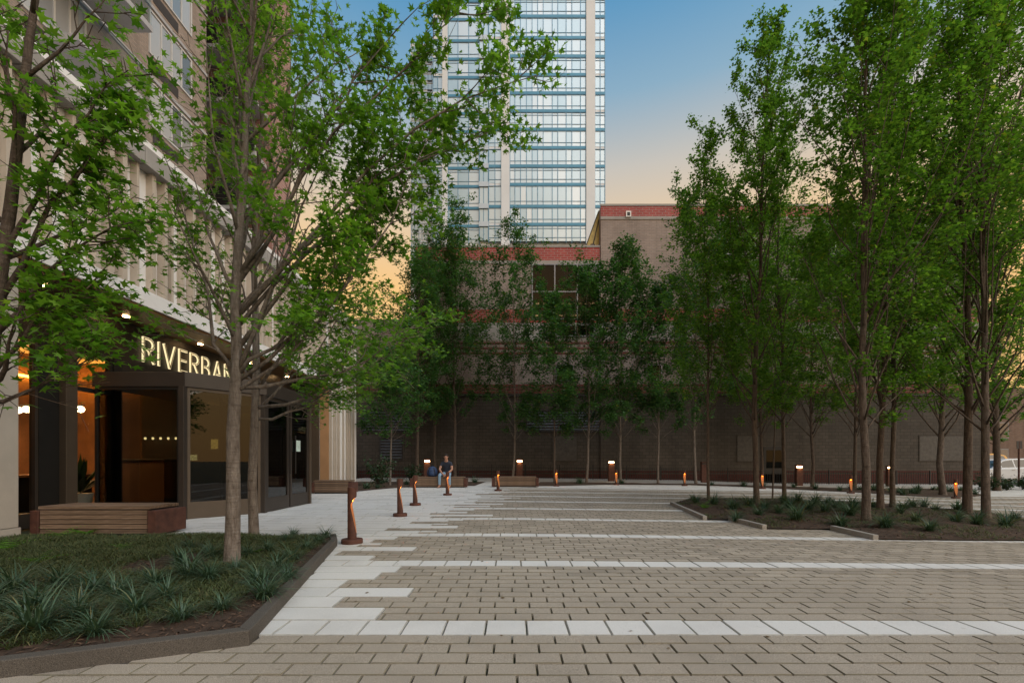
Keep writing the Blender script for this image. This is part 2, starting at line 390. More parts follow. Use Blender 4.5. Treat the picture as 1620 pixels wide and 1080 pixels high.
def piece_mesh(name, w, d, mat):
    w, d = w/2-.004, d/2-(.0058 if mat is M['paver'] else .0035); c = 0.0032 if mat is M['paver'] else 0.005
    vs = [(-w,-d,-TH),(w,-d,-TH),(w,d,-TH),(-w,d,-TH),(-w,-d,-.004),(w,-d,-.004),(w,d,-.004),(-w,d,-.004),(-w+c,-d+c,0),(w-c,-d+c,0),(w-c,d-c,0),(-w+c,d-c,0)]
    fs = [(0,1,5,4),(1,2,6,5),(2,3,7,6),(3,0,4,7),(4,5,9,8),(5,6,10,9),(6,7,11,10),(7,4,8,11),(8,9,10,11)]
    me = bpy.data.meshes.new(name); me.from_pydata(vs, [], fs); me.materials.append(mat); me.materials.append(M['edge'] if mat is M['paver'] else M['wedge']); me.polygons.foreach_set('material_index', [0,0,0,0,1,1,1,1,0]); me.update(); return me, np.array(vs), fs
cache = {}
rest = {'paver': MB(), 'white': MB()}
cnt = {'paver': 0, 'white': 0}
for q in sorted(pieces, key=lambda q: q[3]):
    kind, x0, x1, y0, y1 = q; xa, ya = 0.5*(x0+x1), 0.5*(y0+y1)
    z = g(xa, ya)+R.uniform(-0.0022, 0.0012); sx = (g(xa+.1, ya)-g(xa-.1, ya))/.2; sy = (g(xa, ya+.1)-g(xa, ya-.1))/.2
    key = (kind, round(x1-x0, 3), round(y1-y0, 3))
    if key not in cache: cache[key] = piece_mesh(kind, key[1], key[2], M[kind])
    me, vs, fs = cache[key]
    if vis(q) and cnt[kind] < 298:
        cnt[kind] += 1
        nm = 'paver' if kind == 'paver' else ('white_tile' if x1-x0 < 0.3 else 'white_plank')
        link(nm, me, plaza, (xa, ya, z), (math.atan(sy)+R.uniform(-.004,.004), -math.atan(sx)+R.uniform(-.004,.004), R.uniform(-.003,.003)))
    else:
        rest[kind].add([(v[0]+xa, v[1]+ya, v[2]+z+v[0]*sx+v[1]*sy) for v in vs], fs); rest[kind].m[-5:-1] = [1]*4
stuff(rest['paver'].obj('small_pavers', [M['paver'], M['edge']], plaza)); stuff(rest['white'].obj('pale_paving_slabs', [M['white'], M['wedge']], plaza))

# pavement along the back wall, and the street beyond it
def sheet(name, x0, x1, y0, y1, dz, mat, n=1.0):
    return struct(link(name, gridmesh(list(np.arange(x0, x1+.01, n)), list(np.arange(y0, y1+.01, n)), lambda x, y: g(x, y)+dz, name, mat)))
sheet('pavement', -9, 29, 22.6, 28.6, 0.012, M['concrete'])
sheet('road', 27.0, 70, 27.0, 33.0, 0.006, M['asphalt'])

def polyfill(name, poly, z0, amp, step, mat, seed):    # soil of a planting bed: mounded, uneven, clipped to the bed's outline
    import bmesh
    bm = bmesh.new(); xs = [p[0] for p in poly]; ys = [p[1] for p in poly]
    f = bm.faces.new([bm.verts.new((p[0], p[1], 0)) for p in poly])
    for ax, lo, hi in ((0, min(xs), max(xs)), (1, min(ys), max(ys))):
        c = lo+step
        while c < hi:
            no = (1,0,0) if ax == 0 else (0,1,0); co = (c,0,0) if ax == 0 else (0,c,0)
            bmesh.ops.bisect_plane(bm, geom=bm.verts[:]+bm.edges[:]+bm.faces[:], plane_co=co, plane_no=no); c += step
    from mathutils import noise as nz
    P2 = [Vector(p[:2]) for p in poly]
    for v in bm.verts:
        p = Vector((v.co.x, v.co.y)); dist = 9
        for i in range(len(P2)):
            a, b = P2[i], P2[(i+1)%len(P2)]; ab = b-a; t = max(0, min(1, (p-a).dot(ab)/ab.length_squared)); dist = min(dist, (p-a-ab*t).length)
        e = min(1, dist/0.5)
        v.co.z = g(p.x, p.y)+z0+amp*e*(0.5+0.9*nz.noise((p.x*1.3, p.y*1.3, seed)))+0.02*e*nz.noise((p.x*6, p.y*6, seed))
    me = bpy.data.meshes.new(name); bm.to_mesh(me); bm.free(); me.materials.append(mat)
    me.polygons.foreach_set('use_smooth', [True]*len(me.polygons))
    return struct(link(name, me))
SOIL = {}
def soil(key, name, poly, z0, amp, step, seed):
    o = polyfill(name, poly, z0, amp, step, M['soil'], seed); SOIL[key] = o; return o
soil('L', 'planting_bed_soil', BED_L, 0.055, 0.05, 0.25, 1.0)
soil('I', 'planting_bed_soil', ISL, 0.02, 0.10, 0.3, 2.0)
soil('A', 'planting_bed_soil', BED_A, 0.012, 0.05, 0.5, 3.0)
soil('B', 'planting_bed_soil', BED_B, 0.012, 0.06, 0.5, 4.0)
from mathutils.bvhtree import BVHTree
BV = {k: BVHTree.FromPolygons([v.co for v in o.data.vertices], [p.vertices for p in o.data.polygons]) for k, o in SOIL.items()}
def soilz(x, y):
    for k, t in BV.items():
        h = t.ray_cast(Vector((x, y, 5)), Vector((0, 0, -1)))
        if h[0] is not None: return h[0].z
    return g(x, y)

def kerb(name, pts, w, h, mat, label, sub=0.6):
    mb = MB(); t = thing(name, label, 'kerb')
    P2 = [Vector(p[:2]) for p in pts]; n = len(P2); L, Rr = [], []
    for i in range(n):
        d1 = (P2[i]-P2[i-1]).normalized() if i else (P2[1]-P2[0]).normalized()
        d2 = (P2[i+1]-P2[i]).normalized() if i < n-1 else d1
        nn = Vector((-d1.y-d2.y, d1.x+d2.x)).normalized(); s = w/max(0.4, nn.dot(Vector((-d1.y, d1.x))))
        L.append(P2[i]+nn*s); Rr.append(P2[i])
    for i in range(n-1):
        m = MB(); q = [Rr[i], Rr[i+1], L[i+1], L[i]]
        if (q[1]-q[0]).cross(q[3]-q[0]) < 0: q = q[::-1]
        m.add([(p.x, p.y, g(p.x, p.y)-0.03) for p in q]+[(p.x, p.y, g(p.x, p.y)+h) for p in q], [(0,3,2,1),(4,5,6,7),(0,1,5,4),(1,2,6,5),(2,3,7,6),(3,0,4,7)])
        m.obj('kerb_stone', mat, t, bevel=0.006)
    return t
kerb('granite_kerb', [(-9.5,-0.70), (-2.5,2.13), (-1.47,2.55), (-2.13,5.55), (-2.3,5.95)], 0.075, 0.085, M['kerb'], 'dark granite kerb with a mitred corner around the lilyturf bed')
for a, b, lb in (((1060,798),(1112,822),'low pale kerb stone at the pointed end of the tree island'), ((1152,823),(1206,837),'low pale kerb stone angled midway along the tree island'), ((1313,838),(1381,854),'low pale kerb stone beside the thickest island trunk')):
    kerb('kerb_stone_edge', [gp(*a), gp(*b)], 0.075, 0.075, M['palekerb'], lb)
kerb('kerb_stone_edge', [gp(1092,789), gp(1140,797)], 0.10, 0.07, M['palekerb'], 'short pale kerb stone on the rear side of the tree island')

# ------------------------------------------------------------------ the building with the entrance (facade along the left)
apt = thing('apartment_building', 'apartment building with bronze entrance, pale finned upper band and brick tower', 'building', (-6.5, 8, 0))
def part(mb, name, mat, parent=apt, **k):
    o = mb.obj(name, mat, None, **k); o.parent = parent
    if parent is apt: o.matrix_parent_inverse = Matrix.Translation(-apt.location)
    return o
XF = -6.5; YE = 19.1; ZC = 3.70
part(MB().box(-7.4, XF-0.001, 3.9, 6.0, 0.16, 3.70), 'pillar', M['limestone'], bevel=0.01)
part(MB().box(-7.4, XF+0.012, 3.88, 6.012, 0, 0.155), 'plinth', M['limestone'])
part(MB().box(-13.4, XF, -6, 16.1, 3.704, 3.76), 'soffit', M['soffit'])
part(MB().box(-13.4, XF+0.03, -6, 16.1, 3.763, 4.05), 'canopy_edge', M['panel'], bevel=0.008)
part(MB().box(-13.45, XF-0.16, -6, YE, 4.053, 6.25), 'upper_wall', M['panel'])
part(MB().box(-13.45, XF-0.16, 16.1, YE, 0, 4.053), 'end_wall', M['panel'])
for k in range(13):
    part(MB().box(-13.45, XF+0.06, -6+k*2.0+0.006, min(YE, -4+k*2.0-0.006), 6.253, 6.58), 'cornice_block', M['lintel'], bevel=0.01)
part(MB().box(-13.5, XF-0.25, -6, YE-.05, 6.583, 6.95), 'parapet', M['panel'])
fins = {}
def fin(y, w, d, z0, z1, mat):
    key = (round(w,3), round(d,3), z0, z1, mat)
    if key not in fins: fins[key] = MB().box(0, d, -w/2, w/2, z0, z1).mesh('slat', M[mat])
    o = link('slat', fins[key]); o.parent = apt; o.matrix_parent_inverse = Matrix.Translation(-apt.location); o.location = (XF-0.159, y, 0)
y = -1.0; k = 0
while y < YE-0.1:
    low = y > 16.15
    w = R.choice((0.055, 0.07, 0.09)); fin(y, w, R.choice((0.12, 0.15)), 0.02 if low else 4.056, 6.249, 'fin' if not low or k % 3 else 'panel')
    y += R.choice((0.20, 0.25, 0.30, 0.36)) if not low else R.choice((0.11, 0.14, 0.17)); k += 1
part(MB().box(-6.78, XF+0.03, 16.06, 16.10, 0, 3.70), 'return_panel', M['tan'])
part(MB().box(-13.4, -7.36, 12.2, 16.0, 0, 3.70), 'recess_wall', M['bronze'])
part(MB().box(-7.36, -6.8, 16.0, 16.06, 0, 3.70), 'recess_side', M['bronzel'])
XW = -7.4
fascia_o = part(MB().box(XW-0.2, XW, 6.0, 16.0, 2.94, 3.70), 'sign_fascia', M['fascia'])
part(MB().box(-7.4, -7.0, -6, 3.88, 0, 3.70), 'side_wall', M['limestone'])
# downlights in the soffit
M['lamp'] = emitter('warm downlight', (1.0, 0.62, 0.28), 30)
for yy in (5.2, 6.9, 8.4, 10.4, 12.4, 14.4):
    o = part(MB().lathe([(0.055, 3.69), (0.055, 3.703)], 12, (-7.12, yy, 0)), 'downlight', M['lamp'])
    l = bpy.data.lights.new('downlight_lamp', 'SPOT'); l.energy = 7; l.color = (1.0, 0.55, 0.22); l.spot_size = math.radians(120); l.spot_blend = 0.6; l.shadow_soft_size = 0.04
    lo = bpy.data.objects.new('downlight_lamp', l); col.objects.link(lo); lo.location = (-7.12, yy, 3.66); lo.parent = o
    lo.matrix_parent_inverse = o.matrix_world.inverted()
# lettering, each letter its own mesh of strokes
M['neon'] = emitter('lit letter edge', (1.0, 0.80, 0.44), 0.95); M['letter'] = simple('letter face', (0.30, 0.24, 0.13), 0.4, 0.5)
def arc(cx, cz, rx, rz, a0, a1, n=7): return [(cx+rx*math.cos(math.radians(a0+(a1-a0)*i/n)), cz+rz*math.sin(math.radians(a0+(a1-a0)*i/n))) for i in range(n+1)]
GL = {'R': (0.56, [[(0,0),(0,1)], [(0,1),(.28,1)]+arc(.28,.76,.26,.24,90,-90)+[(0,.52)], [(.26,.52),(.56,0)]]),
      'I': (0.0, [[(0,0),(0,1)]]), 'V': (0.66, [[(0,1),(.33,0),(.66,1)]]),
      'E': (0.46, [[(0,0),(0,1)], [(0,1),(.46,1)], [(0,.52),(.42,.52)], [(0,0),(.46,0)]]),
      'B': (0.54, [[(0,0),(0,1)], [(0,1),(.26,1)]+arc(.26,.77,.23,.23,90,-90)+[(0,.54)], [(.26,.54)]+arc(.26,.27,.28,.27,90,-90)+[(0,0)]]),
      'A': (0.68, [[(0,0),(.34,1),(.68,0)], [(.13,.34),(.55,.34)]]), 'N': (0.62, [[(0,0),(0,1),(.62,0),(.62,1)]]),
      'K': (0.56, [[(0,0),(0,1)], [(0,.40),(.54,1)], [(.17,.58),(.56,0)]])}
yy = 9.09; LH = 0.465; LZ = 3.03
for ch in 'RIVERBANK':
    w, strokes = GL[ch]; mb = MB()
    for st in strokes:
        for (a, b) in zip(st[:-1], st[1:]):
            A = Vector((yy+a[0]*LH, LZ+a[1]*LH)); B = Vector((yy+b[0]*LH, LZ+b[1]*LH)); d = (B-A).normalized(); n = Vector((-d.y, d.x))
            for hw, x0, x1, m, e in ((0.021, XW+0.02, XW+0.05, 0, 0.019), (0.0095, XW+0.05, XW+0.056, 1, 0.008)):
                q = [A-d*e-n*hw, B+d*e-n*hw, B+d*e+n*hw, A-d*e+n*hw]; jit = R.uniform(0, .0015)
                mb.add([(x0, p.x, p.y) for p in q]+[(x1+jit, p.x, p.y) for p in q], [(0,1,2,3),(4,7,6,5),(0,4,5,1),(1,5,6,2),(2,6,7,3),(3,7,4,0)], m)
    o = part(mb, 'letter', [M['neon'], M['letter']]); o['label'] = 'lit letter %s of the entrance sign' % ch
    yy += (w+0.30)*LH
# storefront window, post and door, up to the vestibule
def pane(x, y0, y1, z0, z1, name='pane', parent=apt, mat='glass'):
    return part(MB().box(x-0.012, x, y0, y1, z0, z1), name, M[mat], parent)
def framed(x, y0, y1, z0, z1, t=0.05, bars=(), name='window', mat='glass', fm='black', base=0.0):
    mb = MB(); d = 0.08
    mb.box(x-d, x+.01, y0, y0+t, z0, z1).box(x-d, x+.01, y1-t, y1, z0, z1).box(x-d, x+.01, y0+t, y1-t, z0, z0+t+base).box(x-d, x+.01, y0+t, y1-t, z1-t, z1)
    for b in bars: mb.box(x-d, x+.012, y0+t+.001, y1-t-.001, b-t*.6, b+t*.6)
    f = part(mb, name, M[fm]); zs = [z0+t+base]+[v for b in bars for v in (b-t*.6, b+t*.6)]+[z1-t]
    for a, b in zip(zs[::2], zs[1::2]):
        p = MB().box(x-0.05, x-0.038, y0+t, y1-t, a, b).obj('pane', M[mat], f)
    return f
framed(XW, 6.02, 7.10, 0.0, 2.938, 0.05, (), 'window', base=0.18, fm='bronze')
part(MB().box(XW-.1, XW+.02, 7.10, 7.42, 0, 2.938), 'mullion', M['black'])
part(MB().box(XW-.1, XW+.13, 7.42, 7.62, 0, 2.938), 'post', M['bronzel'], bevel=0.006)
dr = framed(XW, 7.62, 8.42, 0.0, 2.938, 0.055, (2.27,), 'entrance_door', base=0.05)
part(MB().tube([(XW+.05, 8.28, 0.75), (XW+.09, 8.28, 0.78), (XW+.09, 8.28, 1.35), (XW+.06, 8.28, 1.42), (XW, 8.26, 1.44)], 0.014, 8), 'door_handle', M['bronzel'], smooth=True)
part(MB().box(XW-.1, XW+.04, 8.42, 8.60, 0, 2.938), 'mullion', M['black'])
# revolving-door vestibule
VP = [(XW, 8.6), (-6.0, 8.10), (-4.95, 9.1), (-4.95, 11.1), (-5.9, 12.1), (XW, 12.1)]
VP = [(XW, 8.02), (-5.78, 8.02), (-4.93, 9.07), (-4.93, 11.1), (-5.78, 12.1), (XW, 12.1)]
ves = MB().prism([(-7.39,8.0),(-5.75,8.0),(-4.88,9.06),(-4.88,11.12),(-5.75,12.15),(-7.39,12.15)], 2.34, 2.60).obj('vestibule', M['bronze'], None, bevel=0.008)
ves.parent = apt; ves.matrix_parent_inverse = Matrix.Translation(-apt.location)
def sub(mb, name, mat, **k): return mb.obj(name, mat, ves, **k)
for (x, y2), sz in zip(VP[1:5], (0.06, 0.06, 0.05, 0.06)): sub(MB().box(x-sz, x+sz*0.6, y2-sz, y2+sz*0.6, 0, 2.338), 'post', M['bronzel'] if sz == 0.05 else M['bronze'], bevel=0.005)
def gpanel(a, b, z0, z1, basew=0.0, fm='bronzel', t=0.05, mat='glassd', name='glass_panel'):
    a, b = Vector(a), Vector(b); d = (b-a).normalized(); a2, b2 = a+d*0.045, b-d*0.075; fr = MB()
    if basew: fr.wall(a2, b2, 0.06, z0, z0+basew)
    fr.wall(a2, b2, 0.05, z1-t, z1)
    fr.wall(a2, a2+d*t, 0.05, z0+basew, z1-t).wall(b2-d*t, b2, 0.05, z0+basew, z1-t)
    sub(fr, name+'_frame', M[fm]); n = Vector((-d.y, d.x))*0.02
    sub(MB().wall(a2+d*t+n, b2-d*t+n, 0.012, z0+basew, z1-t), name, M[mat])
gpanel(VP[0], VP[1], 0, 2.338, 0.10, 'black')
gpanel(VP[1], VP[2], 0, 2.338, 0.30, 'bronzel')
for a, b in ((9.13, 10.08), (10.12, 11.05)):
    gpanel((VP[2][0], a-.04), (VP[2][0], b+.07), 0.01, 2.336, 0.28, 'bronze', 0.075, 'glassd', 'door_leaf')
sub(MB().tube([(-4.86, 9.98, .75), (-4.86, 9.98, 1.6)], .014, 8).tube([(-4.86, 10.22, .75), (-4.86, 10.22, 1.6)], .014, 8), 'pull_bars', M['black'])
gpanel(VP[3], VP[4], 0, 2.338, 0.30, 'bronzel')
gpanel(VP[4], VP[5], 0, 2.338, 0.10, 'black')
sub(MB().prism([(-7.3,8.1),(-5.8,8.1),(-5.0,9.1),(-5.0,11.05),(-5.8,12.0),(-7.3,12.0)], 2.325, 2.338), 'ceiling_panel', M['panel'])
# revolving wings inside
for k in range(4):
    a = math.radians(20+45*2*k); c = Vector((-6.2, 10.05)); e = c+Vector((math.cos(a), math.sin(a)))*0.95
    sub(MB().wall(c, e, 0.02, 0.1, 2.25), 'wing_glass', M['glassd']); sub(MB().wall(e, e+(e-c)*0.05, 0.04, 0.03, 2.3), 'wing_edge', M['black'])
sub(MB().lathe([(0.05,0.0),(0.05,2.32)], 10, (-6.2,10.05,0)), 'centre_post', M['black'])
M['paper'] = simple('posted notice', (0.5,0.62,0.55), 0.7)
sub(MB().box(-4.912, -4.905, 10.35, 10.55, 1.25, 1.5), 'notice', M['paper'])
M['sconce'] = emitter('amber sconce', (1.0,0.5,0.12), 5)
part(MB().box(XW-.12, XW+.005, 8.60, 12.19, 2.602, 2.938), 'transom_panel', M['fascia'])
# lobby behind the glass
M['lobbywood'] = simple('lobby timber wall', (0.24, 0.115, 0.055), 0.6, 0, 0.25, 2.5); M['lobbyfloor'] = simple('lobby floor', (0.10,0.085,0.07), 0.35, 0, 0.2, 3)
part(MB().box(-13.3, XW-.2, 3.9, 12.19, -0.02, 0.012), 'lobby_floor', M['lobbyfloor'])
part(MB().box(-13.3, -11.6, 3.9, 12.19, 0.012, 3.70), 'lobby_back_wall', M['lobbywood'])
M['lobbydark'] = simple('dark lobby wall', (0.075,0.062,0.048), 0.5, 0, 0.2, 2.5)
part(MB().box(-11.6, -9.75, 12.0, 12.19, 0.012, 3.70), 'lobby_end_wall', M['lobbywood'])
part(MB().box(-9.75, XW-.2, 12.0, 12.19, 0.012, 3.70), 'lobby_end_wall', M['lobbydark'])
part(MB().box(-11.6, XW-.2, 3.9, 4.0, 0.012, 3.70), 'lobby_side_wall', M['lobbywood'])
part(MB().box(-11.6, -8.5, 4.0, 12.0, 3.60, 3.66), 'lobby_ceiling', M['panel'])
M['cove'] = emitter('amber cove strip', (1.0, 0.40, 0.05), 14)
part(MB().box(-11.56, -11.46, 4.1, 11.8, 3.02, 3.06), 'cove_light', M['cove'])
part(MB().box(-11.4, -9.8, 11.84, 11.94, 3.02, 3.06), 'cove_light', M['cove'])
part(MB().box(-11.4, -9.8, 11.80, 11.835, 2.90, 3.10), 'cove_lip', M['lobbywood'])
M['globe'] = emitter('glass bubble lamp', (1.0, 0.74, 0.42), 7)
ch = thing('chandelier', 'glowing linear chandelier of glass bubbles seen through the lobby window', 'chandelier', (-10.3, 9.9, 2.15))
gm = MB().lathe([(0.001,-.075),(.05,-.055),(.075,0),(.05,.055),(.001,.075)], 10).mesh('globe', M['globe'], True)
for k in range(16): link('globe', gm, ch, (-0.95+k*0.127, R.uniform(-.06,.06), R.uniform(-.03,.03)))
MB().tube([(-1.0,0,.1),(1.0,0,.1)], .012, 6).tube([(-.6,0,.1),(-.6,0,.87)], .006, 6).tube([(.6,0,.1),(.6,0,.87)], .006, 6).obj('hanger', M['black'], ch)
lb = bpy.data.lights.new('lobby_lamp', 'AREA'); lb.energy = 40; lb.color = (1.0, 0.5, 0.2); lb.shape = 'RECTANGLE'; lb.size = 2.0; lb.size_y = 0.3
lbo = bpy.data.objects.new('lobby_lamp', lb); col.objects.link(lbo); lbo.parent = ch; lbo.location = (0, 0, -0.12)
def lobby_table(x, y, lab):
    t = thing('lobby_desk', lab, 'desk', (x, y, 0.012))
    MB().box(-.55,.55,-.35,.35,.70,.75).obj('tabletop', M['lobbywood'], t, bevel=.01)
    for a in (-.5,.5): MB().box(a-.03,a+.03,-.3,.3,0,.699).obj('leg', M['black'], t)
lobby_table(-9.0, 7.2, 'timber table standing just inside the lobby window'); lobby_table(-9.3, 9.2, 'timber table behind the glazed entrance door')
ar = thing('armchair', 'dark upholstered chair inside the lobby window', 'chair', (-9.4, 7.6, 0.012))
MB().box(-.3,.3,-.3,.3,.2,.45).obj('seat', M['black'], ar, bevel=.04); MB().box(-.3,-.2,-.3,.3,.4,1.25).obj('backrest', M['black'], ar, bevel=.04)
for a in (-.25,.25):
    for b in (-.25,.25): MB().box(a-.02,a+.02,b-.02,b+.02,0,.2).obj('leg', M['black'], ar)

# brick tower standing back above the podium
XT = -13.5; Z0, FH = 12.78, 2.64
tower_b = part(MB().box(-30, XT, -8, 20.1, 0.0, 62), 'tower_wall', M['brickY'])
M['stripe'] = simple('aluminium floor band', (0.42,0.42,0.43), 0.5, 0.2, 0.1, 2)
M['wframe'] = simple('white window frame', (0.55,0.55,0.55), 0.5, 0, 0.06, 2)
M['wglass'] = NT('apartment glass').m
t = NT('apartment window glass'); oi = t.node('ShaderNodeObjectInfo')
cc = t.ramp(oi.outputs['Random'], [(0.0,(0.05,0.07,0.09)), (0.4,(0.22,0.25,0.28)), (0.7,(0.5,0.5,0.5)), (1.0,(0.03,0.04,0.06))])
pb = t.pbr(cc, 0.06, 0, None, 0.9); pb.inputs['Coat Weight'].default_value = 1.0; M['wglass'] = t.m
M['grille'] = simple('dark vent grille', (0.035,0.03,0.028), 0.6)
for k in range(12):
    z = Z0+k*FH
    part(MB().box(XT, XT+.05, -8, 20.1, z-0.1, z+0.02), 'floor_band', M['stripe'])
    for (ya, yb) in ((16.9, 19.15), (12.4, 14.4), (8.3, 10.3), (4.0, 6.0)):
        zb, zt = z+0.78, z+2.42
        mb = MB(); f = 0.06
        mb.box(XT+.001, XT+.045, ya, ya+f, zb, zt).box(XT+.001, XT+.045, yb-f, yb, zb, zt).box(XT+.001, XT+.045, ya+f, yb-f, zb, zb+f).box(XT+.001, XT+.045, ya+f, yb-f, zt-f, zt)
        ys = [ya+f+(yb-ya-2*f)*i/4 for i in range(5)]
        for y2 in ys[1:-1]: mb.box(XT+.001, XT+.04, y2-.025, y2+.025, zb+f, zt-f)
        w = part(mb, 'window', M['wframe'])
        for a, b in zip(ys[:-1], ys[1:]): MB().box(XT+.002, XT+.012, a+.026, b-.026, zb+f, zt-f).obj('pane', M['wglass'], w)
        part(MB().box(XT+.002, XT+.015, ya+.2, ya+1.5, z+0.22, z+0.62), 'vent_grille', M['grille'])
    for (ya, yb) in ((14.6, 16.3), (10.6, 12.2)):     # balconies
        b = part(MB().box(XT, XT+1.5, ya-2.0 if ya > 14 else ya-1.6, ya+.6, z-.10, z+.08), 'balcony', M['stripe'])
        MB().box(XT+1.46, XT+1.475, (ya-2.0 if ya > 14 else ya-1.6)+.02, ya+.58, z+.12, z+1.1).obj('balcony_glass', M['glassb'] if 'glassb' in M else M['glass'], b)
        MB().box(XT+1.44, XT+1.50, (ya-2.0 if ya > 14 else ya-1.6), ya+.6, z+1.1, z+1.14).obj('handrail', M['stripe'], b)
        MB().box(XT+.02, XT+1.44, ya+.56, ya+.575, z+.12, z+1.1).obj('balcony_glass', M['glass'], b)
part(MB().box(XT+.003, XT+.06, 2.2, 9.9, 6.0, 62), 'red_bay', M['brickY2'])
wing = part(MB().box(-30, -12.4, 23.5, 25.5, 0, 48), 'rear_wing', M['brickX2'])
for k in range(13):
    z = 8.2+k*FH
    b = part(MB().box(-15.6, -12.6, 22.3, 23.5, z-.1, z+.08), 'balcony', M['stripe'])
    MB().box(-15.58, -12.62, 22.31, 22.33, z+.12, z+1.05).obj('railing', M['black'], b)
    f = part(MB().box(-15.3, -13.2, 23.46, 23.5, z+.1, z+2.2), 'balcony_door', M['wframe'])
    for a in (-15.2, -14.2): MB().box(a, a+.92, 23.445, 23.459, z+.2, z+2.1).obj('pane', M['wglass'], f)

# lamps, a lit picture and a counter inside the lobby, seen dimly through the glass
M['speck'] = emitter('small warm lamp', (1.0,0.66,0.30), 5)
for x, z in ((-9.55,1.62),(-9.35,1.62),(-9.15,1.62),(-8.95,1.62),(-8.75,1.62)): part(MB().lathe([(.02,-.03),(.028,0),(.02,.03)], 8, (x, 11.85, z)), 'wall_lamp', M['speck'])
part(MB().box(-8.5, -8.3, 11.98, 11.999, 1.05, 1.2), 'lit_picture', M['speck'])
part(MB().box(-7.9, -7.75, 11.94, 11.999, 1.35, 1.6), 'sconce', M['sconce'])
ct = thing('reception_counter', 'timber reception counter standing deep inside the lobby', 'counter', (-9.0, 11.3, 0.012))
MB().box(-.9,.6,-.3,.3,0,1.02).obj('counter_front', M['lobbywood'], ct, bevel=.01); MB().box(-.95,.65,-.36,.34,1.022,1.07).obj('counter_top', M['bronzel'], ct, bevel=.008)
def potted(x, y, lab, s):
    t = thing('potted_plant', lab, 'plant', (x, y, .012)); rg = random.Random(s)
    MB().lathe([(.14,0),(.2,.4),(.18,.4)], 14).obj('pot', M['panel'], t, smooth=True); V, T = [], []
    for i in range(60):
        az = rg.uniform(0,6.28); e = math.radians(rg.uniform(30,85)); L = rg.uniform(.4,.9); d = Vector((math.cos(az)*math.cos(e), math.sin(az)*math.cos(e), math.sin(e))); s_ = Vector((-math.sin(az), math.cos(az), 0))*.04; p0 = Vector((0,0,.4)); k = len(V)
        V += [tuple(p0), tuple(p0+d*L*.6-s_), tuple(p0+d*L*.6+s_), tuple(p0+d*L-Vector((0,0,.08)))]; T += [(k,k+1,k+2),(k+1,k+3,k+2)]
    link('leaves', np_mesh('leaves', np.array(V), np.array(T), M['shrub']), t)
potted(-8.15, 6.75, 'leafy plant in a pale pot inside the lobby window', 3); potted(-8.3, 8.75, 'leafy plant in a pale pot behind the entrance door', 4)
# ------------------------------------------------------------------ brick building across the back of the plaza
BY = 28.0
bb = thing('brick_building', 'mauve brick building with red brick bands behind the row of young maples', 'building', (5, BY, -0.1))
def bpart(mb, name, mat, **k):
    o = mb.obj(name, mat, None, **k); o.parent = bb; o.matrix_parent_inverse = Matrix.Translation(-bb.location); return o
def bx(x): return (x-CX)/F*BY
def bz(y): return EYE+(HY-y)/F*BY
bpart(MB().box(bx(658), bx(950), BY, BY+14, -1, bz(392)), 'wall', M['brickX'])
bpart(MB().box(-9.6, bx(658), BY, BY+10, -1, bz(505)), 'wall', M['brickX'])
bpart(MB().box(bx(950), 29, BY-.12, BY+18, -1.2, bz(327)), 'wall', M['brickX'])
def band(x0, x1, y0, y1, mat, name, out=0.03, Y=BY): return bpart(MB().box(x0, x1, Y-out, Y-0.001, bz(y1), bz(y0)), name, M[mat])
lx0, lx1, hx0, hx1 = bx(658)-.02, bx(950)-.03, bx(950)-.02, 29.02
HYF = BY-.12
band(lx0, lx1, 392, 412, 'redX', 'red_band'); band(lx0-.03, lx1, 388.5, 391.6, 'lintel', 'coping', .06); band(lx0, lx1, 412.2, 417.5, 'lintel', 'stone_band', .04)
band(hx0, hx1, 328.5, 344, 'redX', 'red_band', .03, HYF); band(hx0-.03, hx1+.03, 325, 328.2, 'lintel', 'coping', .06, HYF); band(hx0, hx1, 344.2, 349, 'lintel', 'stone_band', .04, HYF)
for x0, x1, Y in ((lx0, lx1, BY), (hx0, hx1, HYF)):
    band(x0, x1, 490, 510, 'redX', 'red_band', .03, Y); band(x0, x1, 510.5, 538, 'lintel', 'stone_band', .012, Y)
    for y in (541, 549, 557): band(x0, x1, y, y+3.2, 'midred', 'red_course', .035, Y)
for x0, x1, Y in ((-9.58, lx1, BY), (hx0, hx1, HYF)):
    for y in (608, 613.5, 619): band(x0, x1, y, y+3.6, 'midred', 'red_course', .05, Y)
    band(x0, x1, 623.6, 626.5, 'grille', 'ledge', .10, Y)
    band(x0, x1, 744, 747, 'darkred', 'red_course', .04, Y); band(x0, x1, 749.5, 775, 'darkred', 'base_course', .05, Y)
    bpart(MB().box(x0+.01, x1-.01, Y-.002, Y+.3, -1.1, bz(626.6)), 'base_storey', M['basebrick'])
M['bglass'] = glass('dark window glass', (0.30,0.28,0.26), 0.8); M['mull'] = simple('grey mullion', (0.22,0.22,0.24), 0.45, 0.3, 0.1, 3)
M['room'] = simple('room behind the window', (0.20,0.13,0.08), 0.8)
M['tube'] = emitter('interior light strip', (1.0,0.72,0.38), 3.0)
